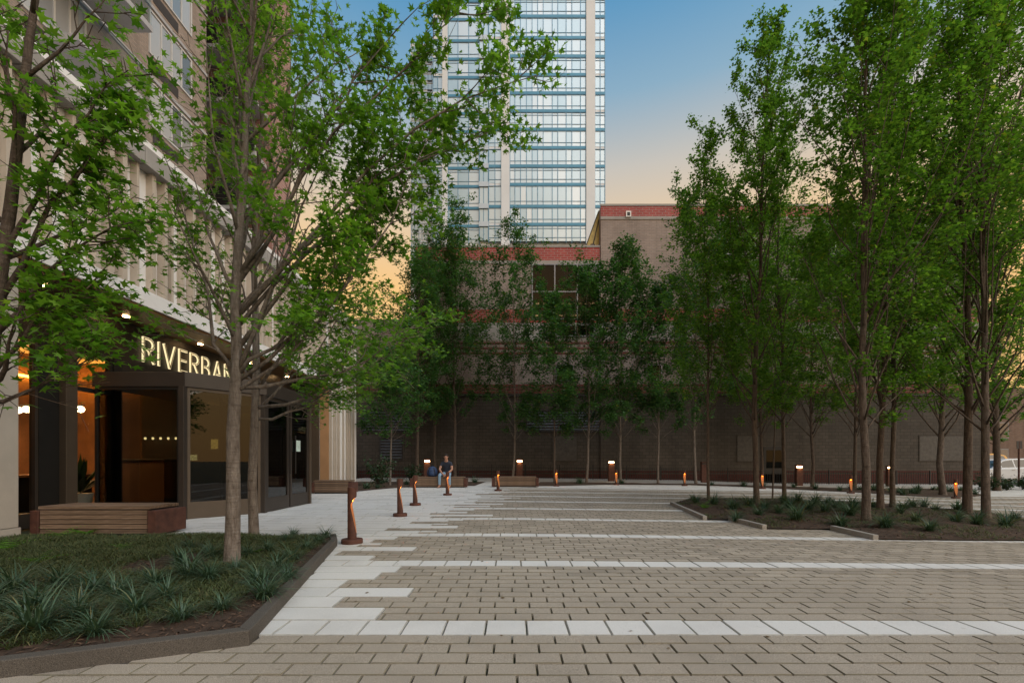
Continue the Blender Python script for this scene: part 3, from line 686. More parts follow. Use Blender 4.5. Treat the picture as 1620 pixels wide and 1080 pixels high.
def bwin(x0, x1, y0, y1, cols, rows, Y=BY, lit=False, name='window', room=True):
    X0, X1, Z0_, Z1 = bx(x0), bx(x1), bz(y1), bz(y0); f = 0.07; mb = MB()
    xs = [X0+(X1-X0)*i/cols for i in range(cols+1)]; zs = [Z0_+(Z1-Z0_)*i/rows for i in range(rows+1)]
    for x in xs: mb.box(x-f/2, x+f/2, Y-.10, Y-.005, Z0_, Z1)
    for z in zs: mb.box(X0+f/2+.001, X1-f/2-.001, Y-.095, Y-.006, z-f/2, z+f/2)
    w = bpart(mb, name, M['mull'])
    MB().box(X0, X1, Y-.012, Y-.004, Z0_, Z1).obj('interior', M['room'], w)
    for i in range(cols):
        for j in range(rows): MB().box(xs[i]+f/2, xs[i+1]-f/2, Y-.06, Y-.05, zs[j]+f/2, zs[j+1]-f/2).obj('pane', M['bglass'], w)
    if lit:
        for y in (480, 499): MB().box(X0+.1, X1-.1, Y-.045, Y-.02, bz(y+1.0), bz(y-0.6)).obj('light_strip', M['tube'], w)
bwin(842, 948.5, 419, 505, 3, 2, BY, True)
bwin(880, 906, 578, 602, 1, 1); bwin(1022, 1045, 578, 602, 1, 1, HYF); bwin(880, 940, 515, 532, 2, 1, BY-.012); bwin(1100, 1140, 515, 532, 2, 1, HYF-.012)
for x in (1136, 1290, 1430): bwin(x, x+56, 352, 430, 2, 3, HYF)
M['lslat'] = simple('dark louvre blade', (0.055,0.06,0.07), 0.4, 0.3)
def louver(x0, x1, y0, y1, Y=BY):
    X0, X1, Z0_, Z1 = bx(x0), bx(x1), bz(y1), bz(y0)
    f = MB().box(X0-.08, X0, Y-.06, Y-.003, Z0_-.08, Z1+.08).box(X1, X1+.08, Y-.06, Y-.003, Z0_-.08, Z1+.08).box(X0, X1, Y-.06, Y-.003, Z1, Z1+.08).box(X0, X1, Y-.06, Y-.003, Z0_-.08, Z0_).box(X0, X1, Y-.008, Y-.0035, Z0_, Z1)
    w = bpart(f, 'louver', M['grille']); n = int((Z1-Z0_)/.17)
    for i in range(n):
        z = Z0_+(i+.5)*(Z1-Z0_)/n
        MB().add([(X0,Y-.05,z-.05),(X1,Y-.05,z-.05),(X1,Y-.012,z+.04),(X0,Y-.012,z+.04),(X0,Y-.05,z-.04),(X1,Y-.05,z-.04),(X1,Y-.012,z+.05),(X0,Y-.012,z+.05)],
                 [(0,3,2,1),(4,5,6,7),(0,1,5,4),(1,2,6,5),(2,3,7,6),(3,0,4,7)]).obj('slat', M['lslat'], w)
louver(574, 650, 650, 682); louver(602, 636, 694, 726); louver(834, 948, 650, 681)
M['ghost'] = simple('bricked-in opening', (0.09,0.08,0.07), 0.85)
for x0, x1, y0, y1, Y in ((875, 912, 690, 728, BY), (1165, 1198, 690, 729, HYF), (1452, 1525, 690, 728, HYF)):
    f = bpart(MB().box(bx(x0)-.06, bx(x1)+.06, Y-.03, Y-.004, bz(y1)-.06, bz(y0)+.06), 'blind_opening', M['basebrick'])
    MB().box(bx(x0), bx(x1), Y-.036, Y-.0305, bz(y1), bz(y0)).obj('infill', M['ghost'], f)
dd = bpart(MB().box(15.4, 16.7, HYF-.05, HYF-.004, -.6, 1.9), 'service_door', M['black']); MB().box(15.55, 16.55, HYF-.062, HYF-.0505, 0.6, 1.7).obj('pane', M['bglass'], dd)
vt = bpart(MB().box(bx(989), bx(997), HYF-.12, HYF-.031, bz(346), bz(337)), 'vent_box', M['panel']); MB().box(bx(990.8), bx(995.2), HYF-.13, HYF-.121, bz(344.5), bz(339)).obj('vent_opening', M['black'], vt)
# low picket rail in front of the wall, made of many thin pickets
fc = thing('picket_fence', 'low dark iron picket fence along the foot of the brick building', 'fence', (8, 27.0, -.2))
pk = MB(); rl = MB()
for x in np.arange(-9.2, 28.5, .14):
    z = g(x, 27)+.01; pk.box(x-.011-8, x+.011-8, -.011, .011, z+.2, z+.2+.75)
for x in np.arange(-9.2, 28.4, 2.0):
    z0, z1 = g(x, 27)+.2, g(x+2, 27)+.2
    for h in (.12, .66): rl.tube([(x-8, .02, z0+h), (x+2-8, .02, z1+h)], .016, 4)
    rl.box(x-.03-8, x+.03-8, -.03, .03, z0, z0+.85)
stuff(pk.obj('pickets', M['black'], fc)); rl.obj('rails_and_posts', M['black'], fc)
# roof rail with two round floodlights
rr = thing('roof_railing', 'thin metal guard railing on the lower roof beneath the glass tower', 'railing', (0, BY+1, bz(390)))
mb = MB(); z1 = .50
for z in (.28, .50): mb.tube([(-5.6, 0, z), (5.2, 0, z)], .025, 6)
for k in range(10): mb.tube([(-5.5+k*1.19, 0, 0), (-5.5+k*1.19, 0, .50)], .025, 6)
mb.obj('rail', M['mull'], rr)
for px in (937.5, 949.5):
    fl = thing('flood_lamp', 'round dark floodlight fixed to the roof railing', 'floodlight', (bx(px)+.1, BY+.6, bz(390)), 0, 'floodlights on the roof rail')
    MB().lathe([(.02,0),(.02,.12)], 8).obj('stem', M['black'], fl)
    MB().lathe([(.05,.10),(.17,.16),(.21,.27),(.17,.38),(.05,.44)], 14).obj('lamp_head', simple('bronze lamp', (0.09,0.05,0.035), .5), fl, smooth=True)
M['amber'] = simple('yellow sloped panel', (0.55,0.40,0.10), 0.4)
sk_ = bpart(MB().add([(4.55,BY+.5,bz(389)),(5.44,BY+.5,bz(389)),(5.44,BY+.5,bz(327)),(4.55,BY+3,bz(389)),(5.44,BY+3,bz(389)),(5.44,BY+3,bz(327))], [(0,1,2),(3,5,4),(0,3,4,1),(1,4,5,2),(2,5,3,0)]), 'sloped_roof_glazing', M['amber'])
for a in (0.0, 0.45): MB().tube([(4.55+a,BY+.47,bz(389)), (5.42,BY+.47,bz(327)-(a*1.3))], .035, 4).obj('glazing_bar', M['black'], sk_)

# ------------------------------------------------------------------ glass apartment tower in the distance
TY = 75.0; K = F/TY
def tx(x): return (x-CX)/K
def tz(y): return EYE+(HY-y)/K
tw = thing('glass_tower', 'tall white and blue glass apartment tower rising behind the brick building', 'tower', (tx(820), TY+10, 0))
def tpart(mb, name, mat, **k):
    o = mb.obj(name, mat, None, **k); o.parent = tw; o.matrix_parent_inverse = Matrix.Translation(-tw.location); return o
M['twhite'] = simple('white tower cladding', (0.70,0.74,0.78), 0.55, 0, 0.05, 0.3)
M['tblue'] = simple('blue spandrel', (0.07,0.24,0.37), 0.35, 0.2, 0.12, 0.4); M['tbluel'] = simple('pale blue spandrel', (0.48,0.55,0.62), 0.35, 0.2, 0.1, 0.4)
M['tmull'] = simple('dark blue mullion', (0.12,0.25,0.36), 0.4, 0.3, 0.1, 1)
t = NT('reflective tower glass'); oi = t.node('ShaderNodeObjectInfo')
cc = t.ramp(oi.outputs['Random'], [(0.0,(0.08,0.22,0.27)), (0.35,(0.26,0.37,0.40)), (0.6,(0.56,0.57,0.54)), (0.8,(0.13,0.28,0.33)), (1.0,(0.42,0.47,0.47))])
gl = t.node('ShaderNodeBsdfGlossy'); gl.inputs['Roughness'].default_value = 0.30; gl.inputs['Color'].default_value = (0.70,0.78,0.84,1)
df = t.node('ShaderNodeBsdfDiffuse'); t.link(cc, df.inputs['Color']); mx = t.node('ShaderNodeMixShader'); mx.inputs[0].default_value = 0.44
nz_ = t.noise(0.35, 2, t.pos()); t.link(t.bump(nz_, 0.05, 0.2), gl.inputs['Normal'])
t.link(df.outputs[0], mx.inputs[1]); t.link(gl.outputs[0], mx.inputs[2]); t.link(mx.outputs[0], t.out.inputs['Surface']); M['tglass'] = t.m
ZT = tz(-34)
tpart(MB().box(tx(685), tx(957), TY+.6, TY+26, 0, ZT), 'core', M['twhite'])
for a, b in ((700,708), (793,806.3), (927,941)): tpart(MB().box(tx(a), tx(b), TY-.35, TY+.6, 0, ZT), 'pier', M['twhite'])
bands = [-31.5, -2.6, 26.4, 60.3, 89.4, 118.6, 147.7, 176, 205, 234, 263, 292, 326.6, 355, 384]
colsE = [806.8,814.6,823.4,832.8,841.8,850.6,859.3,873.6,882.4,895.6,904.7,918.3,926.7]
pm = {}
def tpane(x0, x1, y0, y1, Y):
    key = (round(x1-x0,2), round(y1-y0,2))
    if key not in pm: pm[key] = MB().box(0, (x1-x0)/K-.10, 0, .05, 0, (y1-y0)/K-.10).mesh('pane', M['tglass'])
    o = link('pane', pm[key]); o.parent = tw; o.matrix_parent_inverse = Matrix.Translation(-tw.location)
    o.location = (tx(x0)+.05, Y, tz(y1)+.05); o.rotation_euler = (R.uniform(-.004,.004), 0, R.uniform(-.006,.006))
def bay(cols, Y, bandmat, bh, skip=0, bandstep=1, transom=True):
    mull = MB()
    for i in range(len(bands)-1):
        y0, y1 = bands[i]+bh/2, bands[i+1]-bh/2
        for a, b in zip(cols[:-1], cols[1:]): tpane(a, b, y0, y1, Y)
        if i % bandstep == 0 or bandstep == 1:
            tpart(MB().box(tx(cols[0]), tx(cols[-1]), Y-.12, Y+.3, tz(bands[i]+bh/2), tz(bands[i]-bh/2)), 'spandrel', M[bandmat])
        else:
            tpart(MB().box(tx(cols[0]), tx(cols[-1]), Y-.03, Y+.3, tz(bands[i]+bh/2), tz(bands[i]-bh/2)), 'spandrel', M['twhite'])
        mull.box(tx(cols[0]), tx(cols[-1]), Y-.10, Y+.3, tz(bands[i]+bh/2+.9), tz(bands[i]+bh/2+.1))
        if transom:
            mull.box(tx(cols[0]), tx(cols[-1]), Y-.06, Y+.02, tz(y1-5.6), tz(y1-6.3))
            if i % 3 == 1: mull.box(tx(cols[0]), tx(cols[-1]), Y-.06, Y+.02, tz(y0+4.9), tz(y0+4.2))
    for c in cols: mull.box(tx(c)-.055, tx(c)+.055, Y-.09, Y+.3, tz(384), tz(-31))
    tpart(mull, 'mullions', M['tmull'])
bay(colsE, TY, 'tblue', 4.2)
bay([773.2,783,792.8], TY+.05, 'tblue', 4.0, bandstep=2)
bay([941.2,949.5,957], TY+.05, 'tblue', 4.0, bandstep=2)
bay([685,692.5,699.8], TY+.1, 'twhite', 4.0)
bay([708.2,724,741,757.5], TY+.55, 'tblue', 3.6)
for i in range(1, len(bands)-1):
    b = tpart(MB().box(tx(757.6), tx(773), TY-.1, TY+.6, tz(bands[i]+3.2), tz(bands[i]-4.2)), 'balcony', M['tbluel'])
    MB().box(tx(758.2), tx(772.6), TY+.12, TY+.18, tz(bands[i+1]-4.4), tz(bands[i]+3.4)).obj('pane', M['tglass'], b)
    mm = MB()
    for xx in (758.4, 765, 772.3): mm.box(tx(xx)-.05, tx(xx)+.05, TY+.04, TY+.115, tz(bands[i+1]-4.4), tz(bands[i]+3.4))
    mm.obj('mullions', M['tmull'], b)
tpart(MB().box(tx(643), tx(685)-.02, TY+3, TY+24, 0, tz(43)), 'side_wing', M['twhite'])
kk = TY+3-.02
for i in range(23):
    y = 61+i*15.4; s = (TY+3)/TY
    f = tpart(MB().box(tx(644), tx(684.5), kk-.06, kk, tz(y+1.2), tz(y-0.6)), 'floor_band', M['tbluel'])
    for x in (649, 671): MB().box(tx(x), tx(x+7.5), kk-.10, kk-.061, tz(y-1.0), tz(y-3.4)).obj('vent', M['black'], f)
    w = tpart(MB().box(tx(645), tx(684), kk-.03, kk+.01, tz(y-4.0), tz(y-12.5)), 'window_strip', M['tglass'])
    mm = MB()
    for x in (645, 650, 657, 662, 667, 672, 678, 684): mm.box(tx(x)-.04, tx(x)+.04, kk-.07, kk-.031, tz(y-3.6), tz(y-12.8))
    mm.obj('mullions', M['tmull'], w)
# ------------------------------------------------------------------ benches
def bench(x0, x1, yf, label, rz=0.0):
    L = x1-x0; dp = 0.55; xm = 0.5*(x0+x1); z0 = g(xm, yf)
    t = thing('timber_bench', label, 'bench', (xm, yf, z0), rz)
    e = 0.13; a, b = -L/2+e, L/2-e
    MB().box(a-.02, b+.02, .06, dp-.06, 0.0, .36).obj('core', M['black'], t)
    n = 5; hs = 0.325/n
    sl = MB().box(-(b-a)/2, (b-a)/2, 0, .035, 0, hs-.010).mesh('slat', M['wood'])
    for i in range(n):
        link('slat', sl, t, (0, 0.0, .045+i*hs)); link('slat', sl, t, (0, dp-.035, .045+i*hs))
    m = 8; ws = dp/m; tp = MB().box(-(b-a)/2-.03, (b-a)/2+.03, 0, ws-.009, 0, .04).mesh('top_plank', M['wood'])
    for i in range(m): link('top_plank', tp, t, (0, .0045+i*ws, .375))
    for s, x in ((-1, a-e), (1, b)):
        MB().box(x+(.012 if s > 0 else 0), x+e-(.012 if s < 0 else 0), -.015, dp+.015, .03, .355).obj('steel_end', M['corten'], t, bevel=.008)
    return t
bench(-6.56, -4.84, 6.2, 'slatted timber bench with rusty steel ends beside the lilyturf bed')
bench(-6.38, -5.06, 14.4, 'slatted timber bench against the pale finned end wall')
bench(-3.98, -1.76, 17.72, 'slatted timber bench with a man and a backpack on it')
bench(-0.80, 1.06, 18.0, 'empty slatted timber bench between the shrub beds at the back')

# ------------------------------------------------------------------ bollards with a lit scoop
def bollard_mesh():
    Rr, H_ = 0.055, 0.70; nz, na = 44, 28; zs = [0.04+(H_-.04)*i/nz for i in range(nz+1)]
    def cut(z):
        zt, zb = 0.575, 0.10
        if z >= zt or z <= zb: return 9
        u = (zt-z)
        d = 0.062*min(1, math.sqrt(u/0.085))*(1-max(0, (u-.12)/(zt-zb-.12)))**1.2 if u < zt-zb else 0
        return Rr-d
    vs, fs, ms = [], [], []
    for z in zs:
        c = cut(z)
        for j in range(na):
            a = 2*math.pi*(j+.5)/na; x, y = Rr*math.cos(a), Rr*math.sin(a)
            vs.append((min(x, c), y, z))
    for i in range(nz):
        for j in range(na):
            j2 = (j+1) % na; fs.append((i*na+j, i*na+j2, (i+1)*na+j2, (i+1)*na+j))
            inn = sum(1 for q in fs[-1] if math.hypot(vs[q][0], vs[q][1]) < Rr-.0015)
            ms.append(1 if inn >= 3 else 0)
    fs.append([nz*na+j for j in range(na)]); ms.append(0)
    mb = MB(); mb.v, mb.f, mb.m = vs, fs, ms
    return mb.mesh('body', [M['corten'], M['corten_glow']])
bm_body = bollard_mesh(); bm_base = MB().lathe([(.13,0),(.13,.048),(.124,.054),(.05,.055)], 32).mesh('base', M['corten'])
M['led'] = emitter('amber led', (1.0,0.45,0.08), 18)
bm_led = MB().box(.002, .016, -.02, .02, .548, .556).mesh('led', M['led'])
bm_light = bpy.data.lights.new('bollard_lamp', 'POINT'); bm_light.energy = 0.27; bm_light.color = (1.0, 0.42, 0.08); bm_light.shadow_soft_size = 0.008
def bollard(x, y, face, label, grp=None, p=None):
    p = p or gp(x, y); t = thing('bollard_light', label, 'bollard', p, math.radians(face), grp)
    link('body', bm_body, t); link('base', bm_base, t); l = link('led', bm_led, t)
    lo = bpy.data.objects.new('bollard_lamp', bm_light); col.objects.link(lo); lo.parent = l; lo.location = (0.020, 0, .530)
bollard(557, 858.5, 8, 'rusty steel bollard light at the far tip of the lilyturf bed')
bollard(633, 816, 5, 'rusty steel bollard light on pale planks, second out from the lilyturf bed')
bollard(657, 799, 2, 'rusty steel bollard light on pale planks, third out from the lilyturf bed')
bollard(708, 783, -15, 'rusty steel bollard light standing in front of the seated man')
bollard(788, 776, -30, 'rusty steel bollard light at the left end of the empty bench')
for x, y in ((880,768.8),(975,766.8),(1083,768.2),(1206,772.8),(1346,780.0),(1512,788.0)):
    bollard(x, y, -90-(x-880)*.03+ (25 if x < 900 else 0), 'rusty steel bollard light glowing along the edge of the back planting strip', 'bollard lights along the back planting strip')

# taller post lights near the brick wall
M['postlamp'] = emitter('post lamp', (1.0,0.66,0.30), 22)
def postlight(x, lit, label, grp=None):
    Y = 24.6; X = (x-CX)/F*Y; t = thing('post_light', label, 'post light', (X, Y, g(X, Y)+.01), 0, grp)
    MB().box(-.17,.17,-.09,.09,0,.97).obj('post', M['corten'], t, bevel=.01)
    MB().box(-.17,.17,-.02,.09,.97,1.07).obj('lamp_back', M['corten'], t)
    MB().box(-.18,.18,-.11,.10,1.07,1.12).obj('cap', M['corten'], t, bevel=.008)
    ln = MB().box(-.13,.13,-.075,-.022,.985,1.055).obj('lens', M['postlamp'] if lit else M['grille'], t)
    if lit:
        l = bpy.data.lights.new('post_lamp', 'POINT'); l.energy = 5; l.color = (1.0,0.6,0.25); l.shadow_soft_size = .05
        lo = bpy.data.objects.new('post_lamp', l); col.objects.link(lo); lo.parent = ln; lo.location = (0,-.14,1.0)
postlight(676, True, 'lit brown post light just behind the backpack')
for x in (822, 967, 1264, 1408): postlight(x, True, 'lit brown post light in front of the brick wall', 'lit post lights along the brick wall')
postlight(1114, False, 'unlit brown post between the lit post lights by the brick wall')

# ------------------------------------------------------------------ trees
def leaf_template(lod):
    if lod == 0:
        tips = [(90,1.0),(38,.92),(142,.92),(-12,.62),(192,.62)]; pts = []
        for a, r in ((270,.12),(-12-22,.30),(-12,.66),(14,.40),(38,.95),(64,.42),(90,1.05),(116,.42),(142,.95),(166,.40),(192,.66),(214,.30)):
            pts.append((r*math.cos(math.radians(a)), r*math.sin(math.radians(a))+.1, -.10*r*abs(math.cos(math.radians(a)))))
    elif lod == 1:
        pts = []
        for a, r in ((270,.18),(5,.70),(30,.42),(52,.92),(90,1.05),(128,.92),(150,.42),(175,.70)):
            pts.append((r*math.cos(math.radians(a)), r*math.sin(math.radians(a))+.1, -.10*r*abs(math.cos(math.radians(a)))))
    else:
        pts = [(0,-.25,0),(.62,.15,-.1),(.30,.35,0),(0,1.0,-.03),(-.35,.35,0),(-.62,.15,-.1)]
    if lod: return np.array(pts), np.array([(0, i, i+1) for i in range(1, len(pts)-1)])
    n = len(pts); v = np.array([(0,.12,.03)]+pts); tr = np.array([(0, 1+i, 1+(i+1) % n) for i in range(n)])
    return v, tr
LT = [leaf_template(i) for i in range(3)]

def leaves_mesh(name, pos, outd, size, lod, mat, rng, tilt=0.55):
    n = len(pos); v, tr = LT[lod]
    nrm = np.stack([rng.normal(0, tilt, n), rng.normal(0, tilt, n), np.ones(n)], 1); nrm /= np.linalg.norm(nrm, axis=1)[:, None]
    d = outd+rng.normal(0, .7, (n, 3)); d[:, 2] -= .35
    d -= nrm*np.sum(d*nrm, 1)[:, None]; d /= np.linalg.norm(d, axis=1)[:, None]+1e-9
    x = np.cross(d, nrm); s = size*rng.uniform(.6, 1.2, n)
    V = pos[:, None, :]+s[:, None, None]*(v[None, :, 0:1]*x[:, None, :]+v[None, :, 1:2]*d[:, None, :]+v[None, :, 2:3]*nrm[:, None, :])
    T = tr[None]+(np.arange(n)*len(v))[:, None, None]
    return np_mesh(name, V.reshape(-1, 3), T.reshape(-1, 3), mat, False)

def rotv(v, axis, a): return Matrix.Rotation(a, 3, axis) @ v

def make_tree(name, label, base, h, r0, cb, cr, seed, lod, leaf, nl, lmat, bmat, group=None, spread=(28, 55), nlimb=20, lean=(0, 0), extra=(), sub=6, twig=3, topcut=0.25, kink=.02, cluster=.05, barelow=0.0, bias=0.0, exl=1.0, low=.85):
    rg = random.Random(seed); rng = np.random.default_rng(seed)
    t = thing(name, label, 'tree', base, 0, group)
    tp = []; nT = 11; wx = wy = 0
    for i in range(nT):
        f = i/(nT-1); wx += rg.gauss(0, kink)*h*.12; wy += rg.gauss(0, kink)*h*.12
        tp.append(Vector((lean[0]*f+wx*(f > 0), lean[1]*f+wy*(f > 0), f*h*.94)))
    def tpt(f):
        k = min(nT-2, int(f*(nT-1))); u = f*(nT-1)-k; return tp[k].lerp(tp[k+1], u)
    rad = [r0*((1-i/(nT-1))**.85*.95+.05) for i in range(nT)]
    trunk = MB(); fine = [tp[0]-Vector((0,0,.12)), tp[0], tp[0]+(tp[1]-tp[0])*.12]+[tp[0].lerp(tp[1], .5)]+tp[1:]
    trunk.tube(fine, [r0*1.35, r0*1.28, r0*1.08, r0*.98]+rad[1:], 12); to = trunk.obj('trunk', bmat, t, smooth=True)
    br = MB(); pos, outd, wts = [], [], []
    segs = []
    def prof(u): return (.8+.2*u/.2) if u < .2 else 1-(u-.2)/.8*(1-topcut)
    starts = []
    for i in range(nlimb):
        u = (i+rg.random()*.9)/nlimb; starts.append((u**low, i*2.399+rg.uniform(-.5,.5), None))
    for e in extra: starts.append((None, None, e))
    for u, az, e in starts:
        if e is None:
            f = (cb+u*(h*.93-cb))/(h*.94); p0 = tpt(min(.985, f)); phi = math.radians(rg.uniform(*spread)*(1-.35*u)+max(0, .3-u)*(70 if lod == 2 and h < 13 and cr < 2.6 and low > 1.32 else 30))
            L = cr*prof(u)*rg.uniform(.7, 1.15)/max(.45, math.sin(phi)); L *= 1+bias*math.cos(az); L = min(L, (h-p0.z)*1.05/max(.3, math.cos(phi)))
            d = Vector((math.sin(phi)*math.cos(az), math.sin(phi)*math.sin(az), math.cos(phi))); pts = [p0]; q = d.copy()
            for k in range(6):
                q = (q+Vector((rg.gauss(0,.11), rg.gauss(0,.11), .06+rg.gauss(0,.06)))).normalized(); pts.append(pts[-1]+q*L/6)
            rr = r0*(.42-.24*u)*(.85 if lod < 2 else .72)
        else:
            z0, end, rr = e[0], Vector(e[1])-Vector(base), e[2]; p0 = tpt(z0/(h*.94)); L = (end-p0).length; pts = [p0]
            up = Vector((0,0,1))*L*.10
            for k in range(1, 8):
                s_ = k/7; pts.append(p0.lerp(end, s_)+up*math.sin(math.pi*s_)*(1 if e[3] else -1)+Vector((rg.gauss(0,.012), rg.gauss(0,.012), rg.gauss(0,.012)))*L)
        n = len(pts); br.tube(pts, [max(.0035, rr*(1-.9*k/(n-1))) for k in range(n)], 6 if lod < 2 else 4)
        ns = sub if e is None else sub+11
        for s in range(ns):
            fr = .22+.78*(s+rg.random())/ns; k = min(n-2, int(fr*(n-1))); a = pts[k].lerp(pts[k+1], fr*(n-1)-k); dl = (pts[k+1]-pts[k]).normalized()
            ax = dl.orthogonal().normalized(); ax = rotv(ax, dl, rg.uniform(0, 6.283)); sd_ = rotv(dl, ax, math.radians(rg.uniform(25, 60)))
            sl = L*rg.uniform(.20, .38)*(1.15-.55*fr) if e is None else rg.uniform(.35, .75)*(1.25-.55*fr)*exl; sp = [a]
            for _ in range(3): sd_ = (sd_+Vector((rg.gauss(0,.18), rg.gauss(0,.18), rg.gauss(.05,.12)))).normalized(); sp.append(sp[-1]+sd_*sl/3)
            br.tube(sp, [max(.0026, rr*.30*(1-.25*j)) for j in range(4)], 4 if lod < 2 else 3, cap=False)
            wm = 1 if e is None else (e[4] if len(e) > 4 else 2.4); segs.append((sp[1], sp[3], sl*wm)); segs.append((sp[2], sp[3]+sd_*sl*.1, sl*wm))
            for w in range(twig):
                b = sp[1].lerp(sp[3], rg.random()); ax = rotv(sd_.orthogonal().normalized(), sd_, rg.uniform(0, 6.283)); td = rotv(sd_, ax, math.radians(rg.uniform(30, 75)))
                tl = sl*rg.uniform(.3, .65); c = b+td*tl
                if lod < 2: br.tube([b, c], [.0032, .002], 3, cap=False)
                segs.append((b, c, tl*1.3*wm))
    stuff(br.obj('branches', bmat, t, smooth=True))
    A = np.array([s[0][:] for s in segs]); B = np.array([s[1][:] for s in segs]); W = np.array([s[2] for s in segs])+.05
    top = np.maximum(A[:, 2], B[:, 2]); W = W*np.where(top < cb+.02*h, .15, 1.0)*rng.uniform(.35, 1.6, len(W))*(1+(.9 if low > 1 else 0)*np.clip(1-(top-cb)/(.3*h), 0, 1))
    if barelow: W = W*(1-barelow*np.clip(1-(top-cb)/(0.35*h), 0, 1))
    idx = rng.choice(len(segs), nl, p=W/W.sum()); f = rng.uniform(.1, 1.08, nl)[:, None]
    pos = A[idx]*(1-f)+B[idx]*f+rng.normal(0, cluster, (nl, 3))
    od = (B-A)[idx]; od /= np.linalg.norm(od, axis=1)[:, None]+1e-9
    crown = link('crown', leaves_mesh('crown', pos, od, leaf, lod, lmat, rng), t); stuff(crown)
    return t

def zt(ytop, Y, zb=0): return EYE+(HY-ytop)/F*Y-zb
# by the entrance
b1 = gp(367, 905); b1.z = soilz(b1.x, b1.y)-.01
make_tree('maple_tree', 'pale barked maple forking low in the lilyturf bed, its long limb reaching over the plaza', b1, 6.6, .066, 1.62, 1.0, 11, 0, .050, 12500, M['leaf'], M['bark'], spread=(12, 42), nlimb=30, lean=(.12,.1), sub=6, bias=.5,
    extra=((1.7, P(700,205,4.4), .020, False, 4.5), (2.3, P(855,108,4.5), .022, True, 5), (2.6, P(735,15,4.4), .020, True, 5), (1.65, P(655,520,4.6), .022, False), (2.2, P(780,205,4.5), .020, True, 5), (2.0, P(640,260,4.4), .024, True), (2.6, P(600,90,4.5), .026, True), (1.6, P(560,430,4.4), .020, False), (1.75, P(585,330,4.3), .022, False), (1.7, P(290,300,4.3), .022, False)))
b2 = gp(402, 852); b2.z = soilz(b2.x, b2.y)-.01
make_tree('maple_tree', 'slimmer grey maple behind the forked one, at the rear edge of the lilyturf bed', b2, 8.0, .062, 1.7, 1.2, 12, 0, .052, 7500, M['leaf'], M['bark'], spread=(12, 42), nlimb=30, lean=(.05,.1), sub=6, bias=.45,
    extra=((1.75, P(690,500,6.3), .026, False), (1.6, P(580,575,6.4), .022, False), (1.7, P(570,430,6.6), .022, False)))
make_tree('maple_tree', 'dark barked maple leaning beside the limestone pillar, large leaves hanging before the slatted facade', (-3.62,2.95,.05), 5.6, .055, 1.45, .85, 21, 0, .052, 3300, M['leaf'], M['barkd'], spread=(22, 58), nlimb=18, lean=(.62,.05), sub=6, exl=.5,
    extra=((1.35, P(168,532,2.95), .016, False), (1.5, P(150,450,3.0), .016, True), (1.8, P(205,350,3.1), .02, True), (2.0, P(200,190,3.1), .02, True), (2.2, P(190,110,3.0), .018, True)))
# island on the right
isl = [  # px base, ytop, r, crown base y, crown radius, seed, leaves, label
    (1121,797, 205, .050, 640, 1.15, 31, 5200, 'slender maple at the pointed end of the tree island'),
    (1197,803,  30, .085, 650, 1.35, 32, 8000, 'straight dark trunked maple, second from the pointed end of the island'),
    (1241,791, 120, .075, 650, 1.35, 33, 5200, 'dark maple behind the second island tree, at the island rear edge'),
    (1222,789, 300, .030, 640, .70, 34, 1800, 'thin pole-like sapling on the rear edge of the tree island'),
    (1370,828, -60, .088, 655, 1.55, 35, 8600, 'thick maple with textured bark rising from bare mulch on the island'),
    (1393,812, -40, .085, 650, 1.5, 36, 6000, 'dark leaning maple directly behind the thick island maple'),
    (1412,807,  60, .070, 640, 1.3, 37, 5000, 'grey maple with low splayed branches on the island rear edge'),
    (1530,818, -90, .100, 640, 1.8, 38, 7600, 'broad dark maple beside the flared maple on the island'),
    (1560,827, -60, .085, 660, 1.75, 39, 7600, 'maple with a flared base and low fork at the open end of the island')]
for x, y, yt, r, yc, cr, sd_, nl, lab in isl:
    b = gp(x, y); zb = b.z; b.z = soilz(b.x, b.y)-.02
    make_tree('maple_tree', lab, b, zt(yt, b.y, b.z), r*.76, zt(yc+30, b.y, b.z), cr*1.25, sd_, 2, .056, int(nl*3.1), M['leafR'], M['barkm'] if sd_ in (35,37,39) else M['barkd'], spread=(12, 40), nlimb=40 if nl > 4000 else 18, sub=7, twig=2, topcut=.30, low=1.3, lean=(R.uniform(-.15,.15), R.uniform(-.1,.1)))
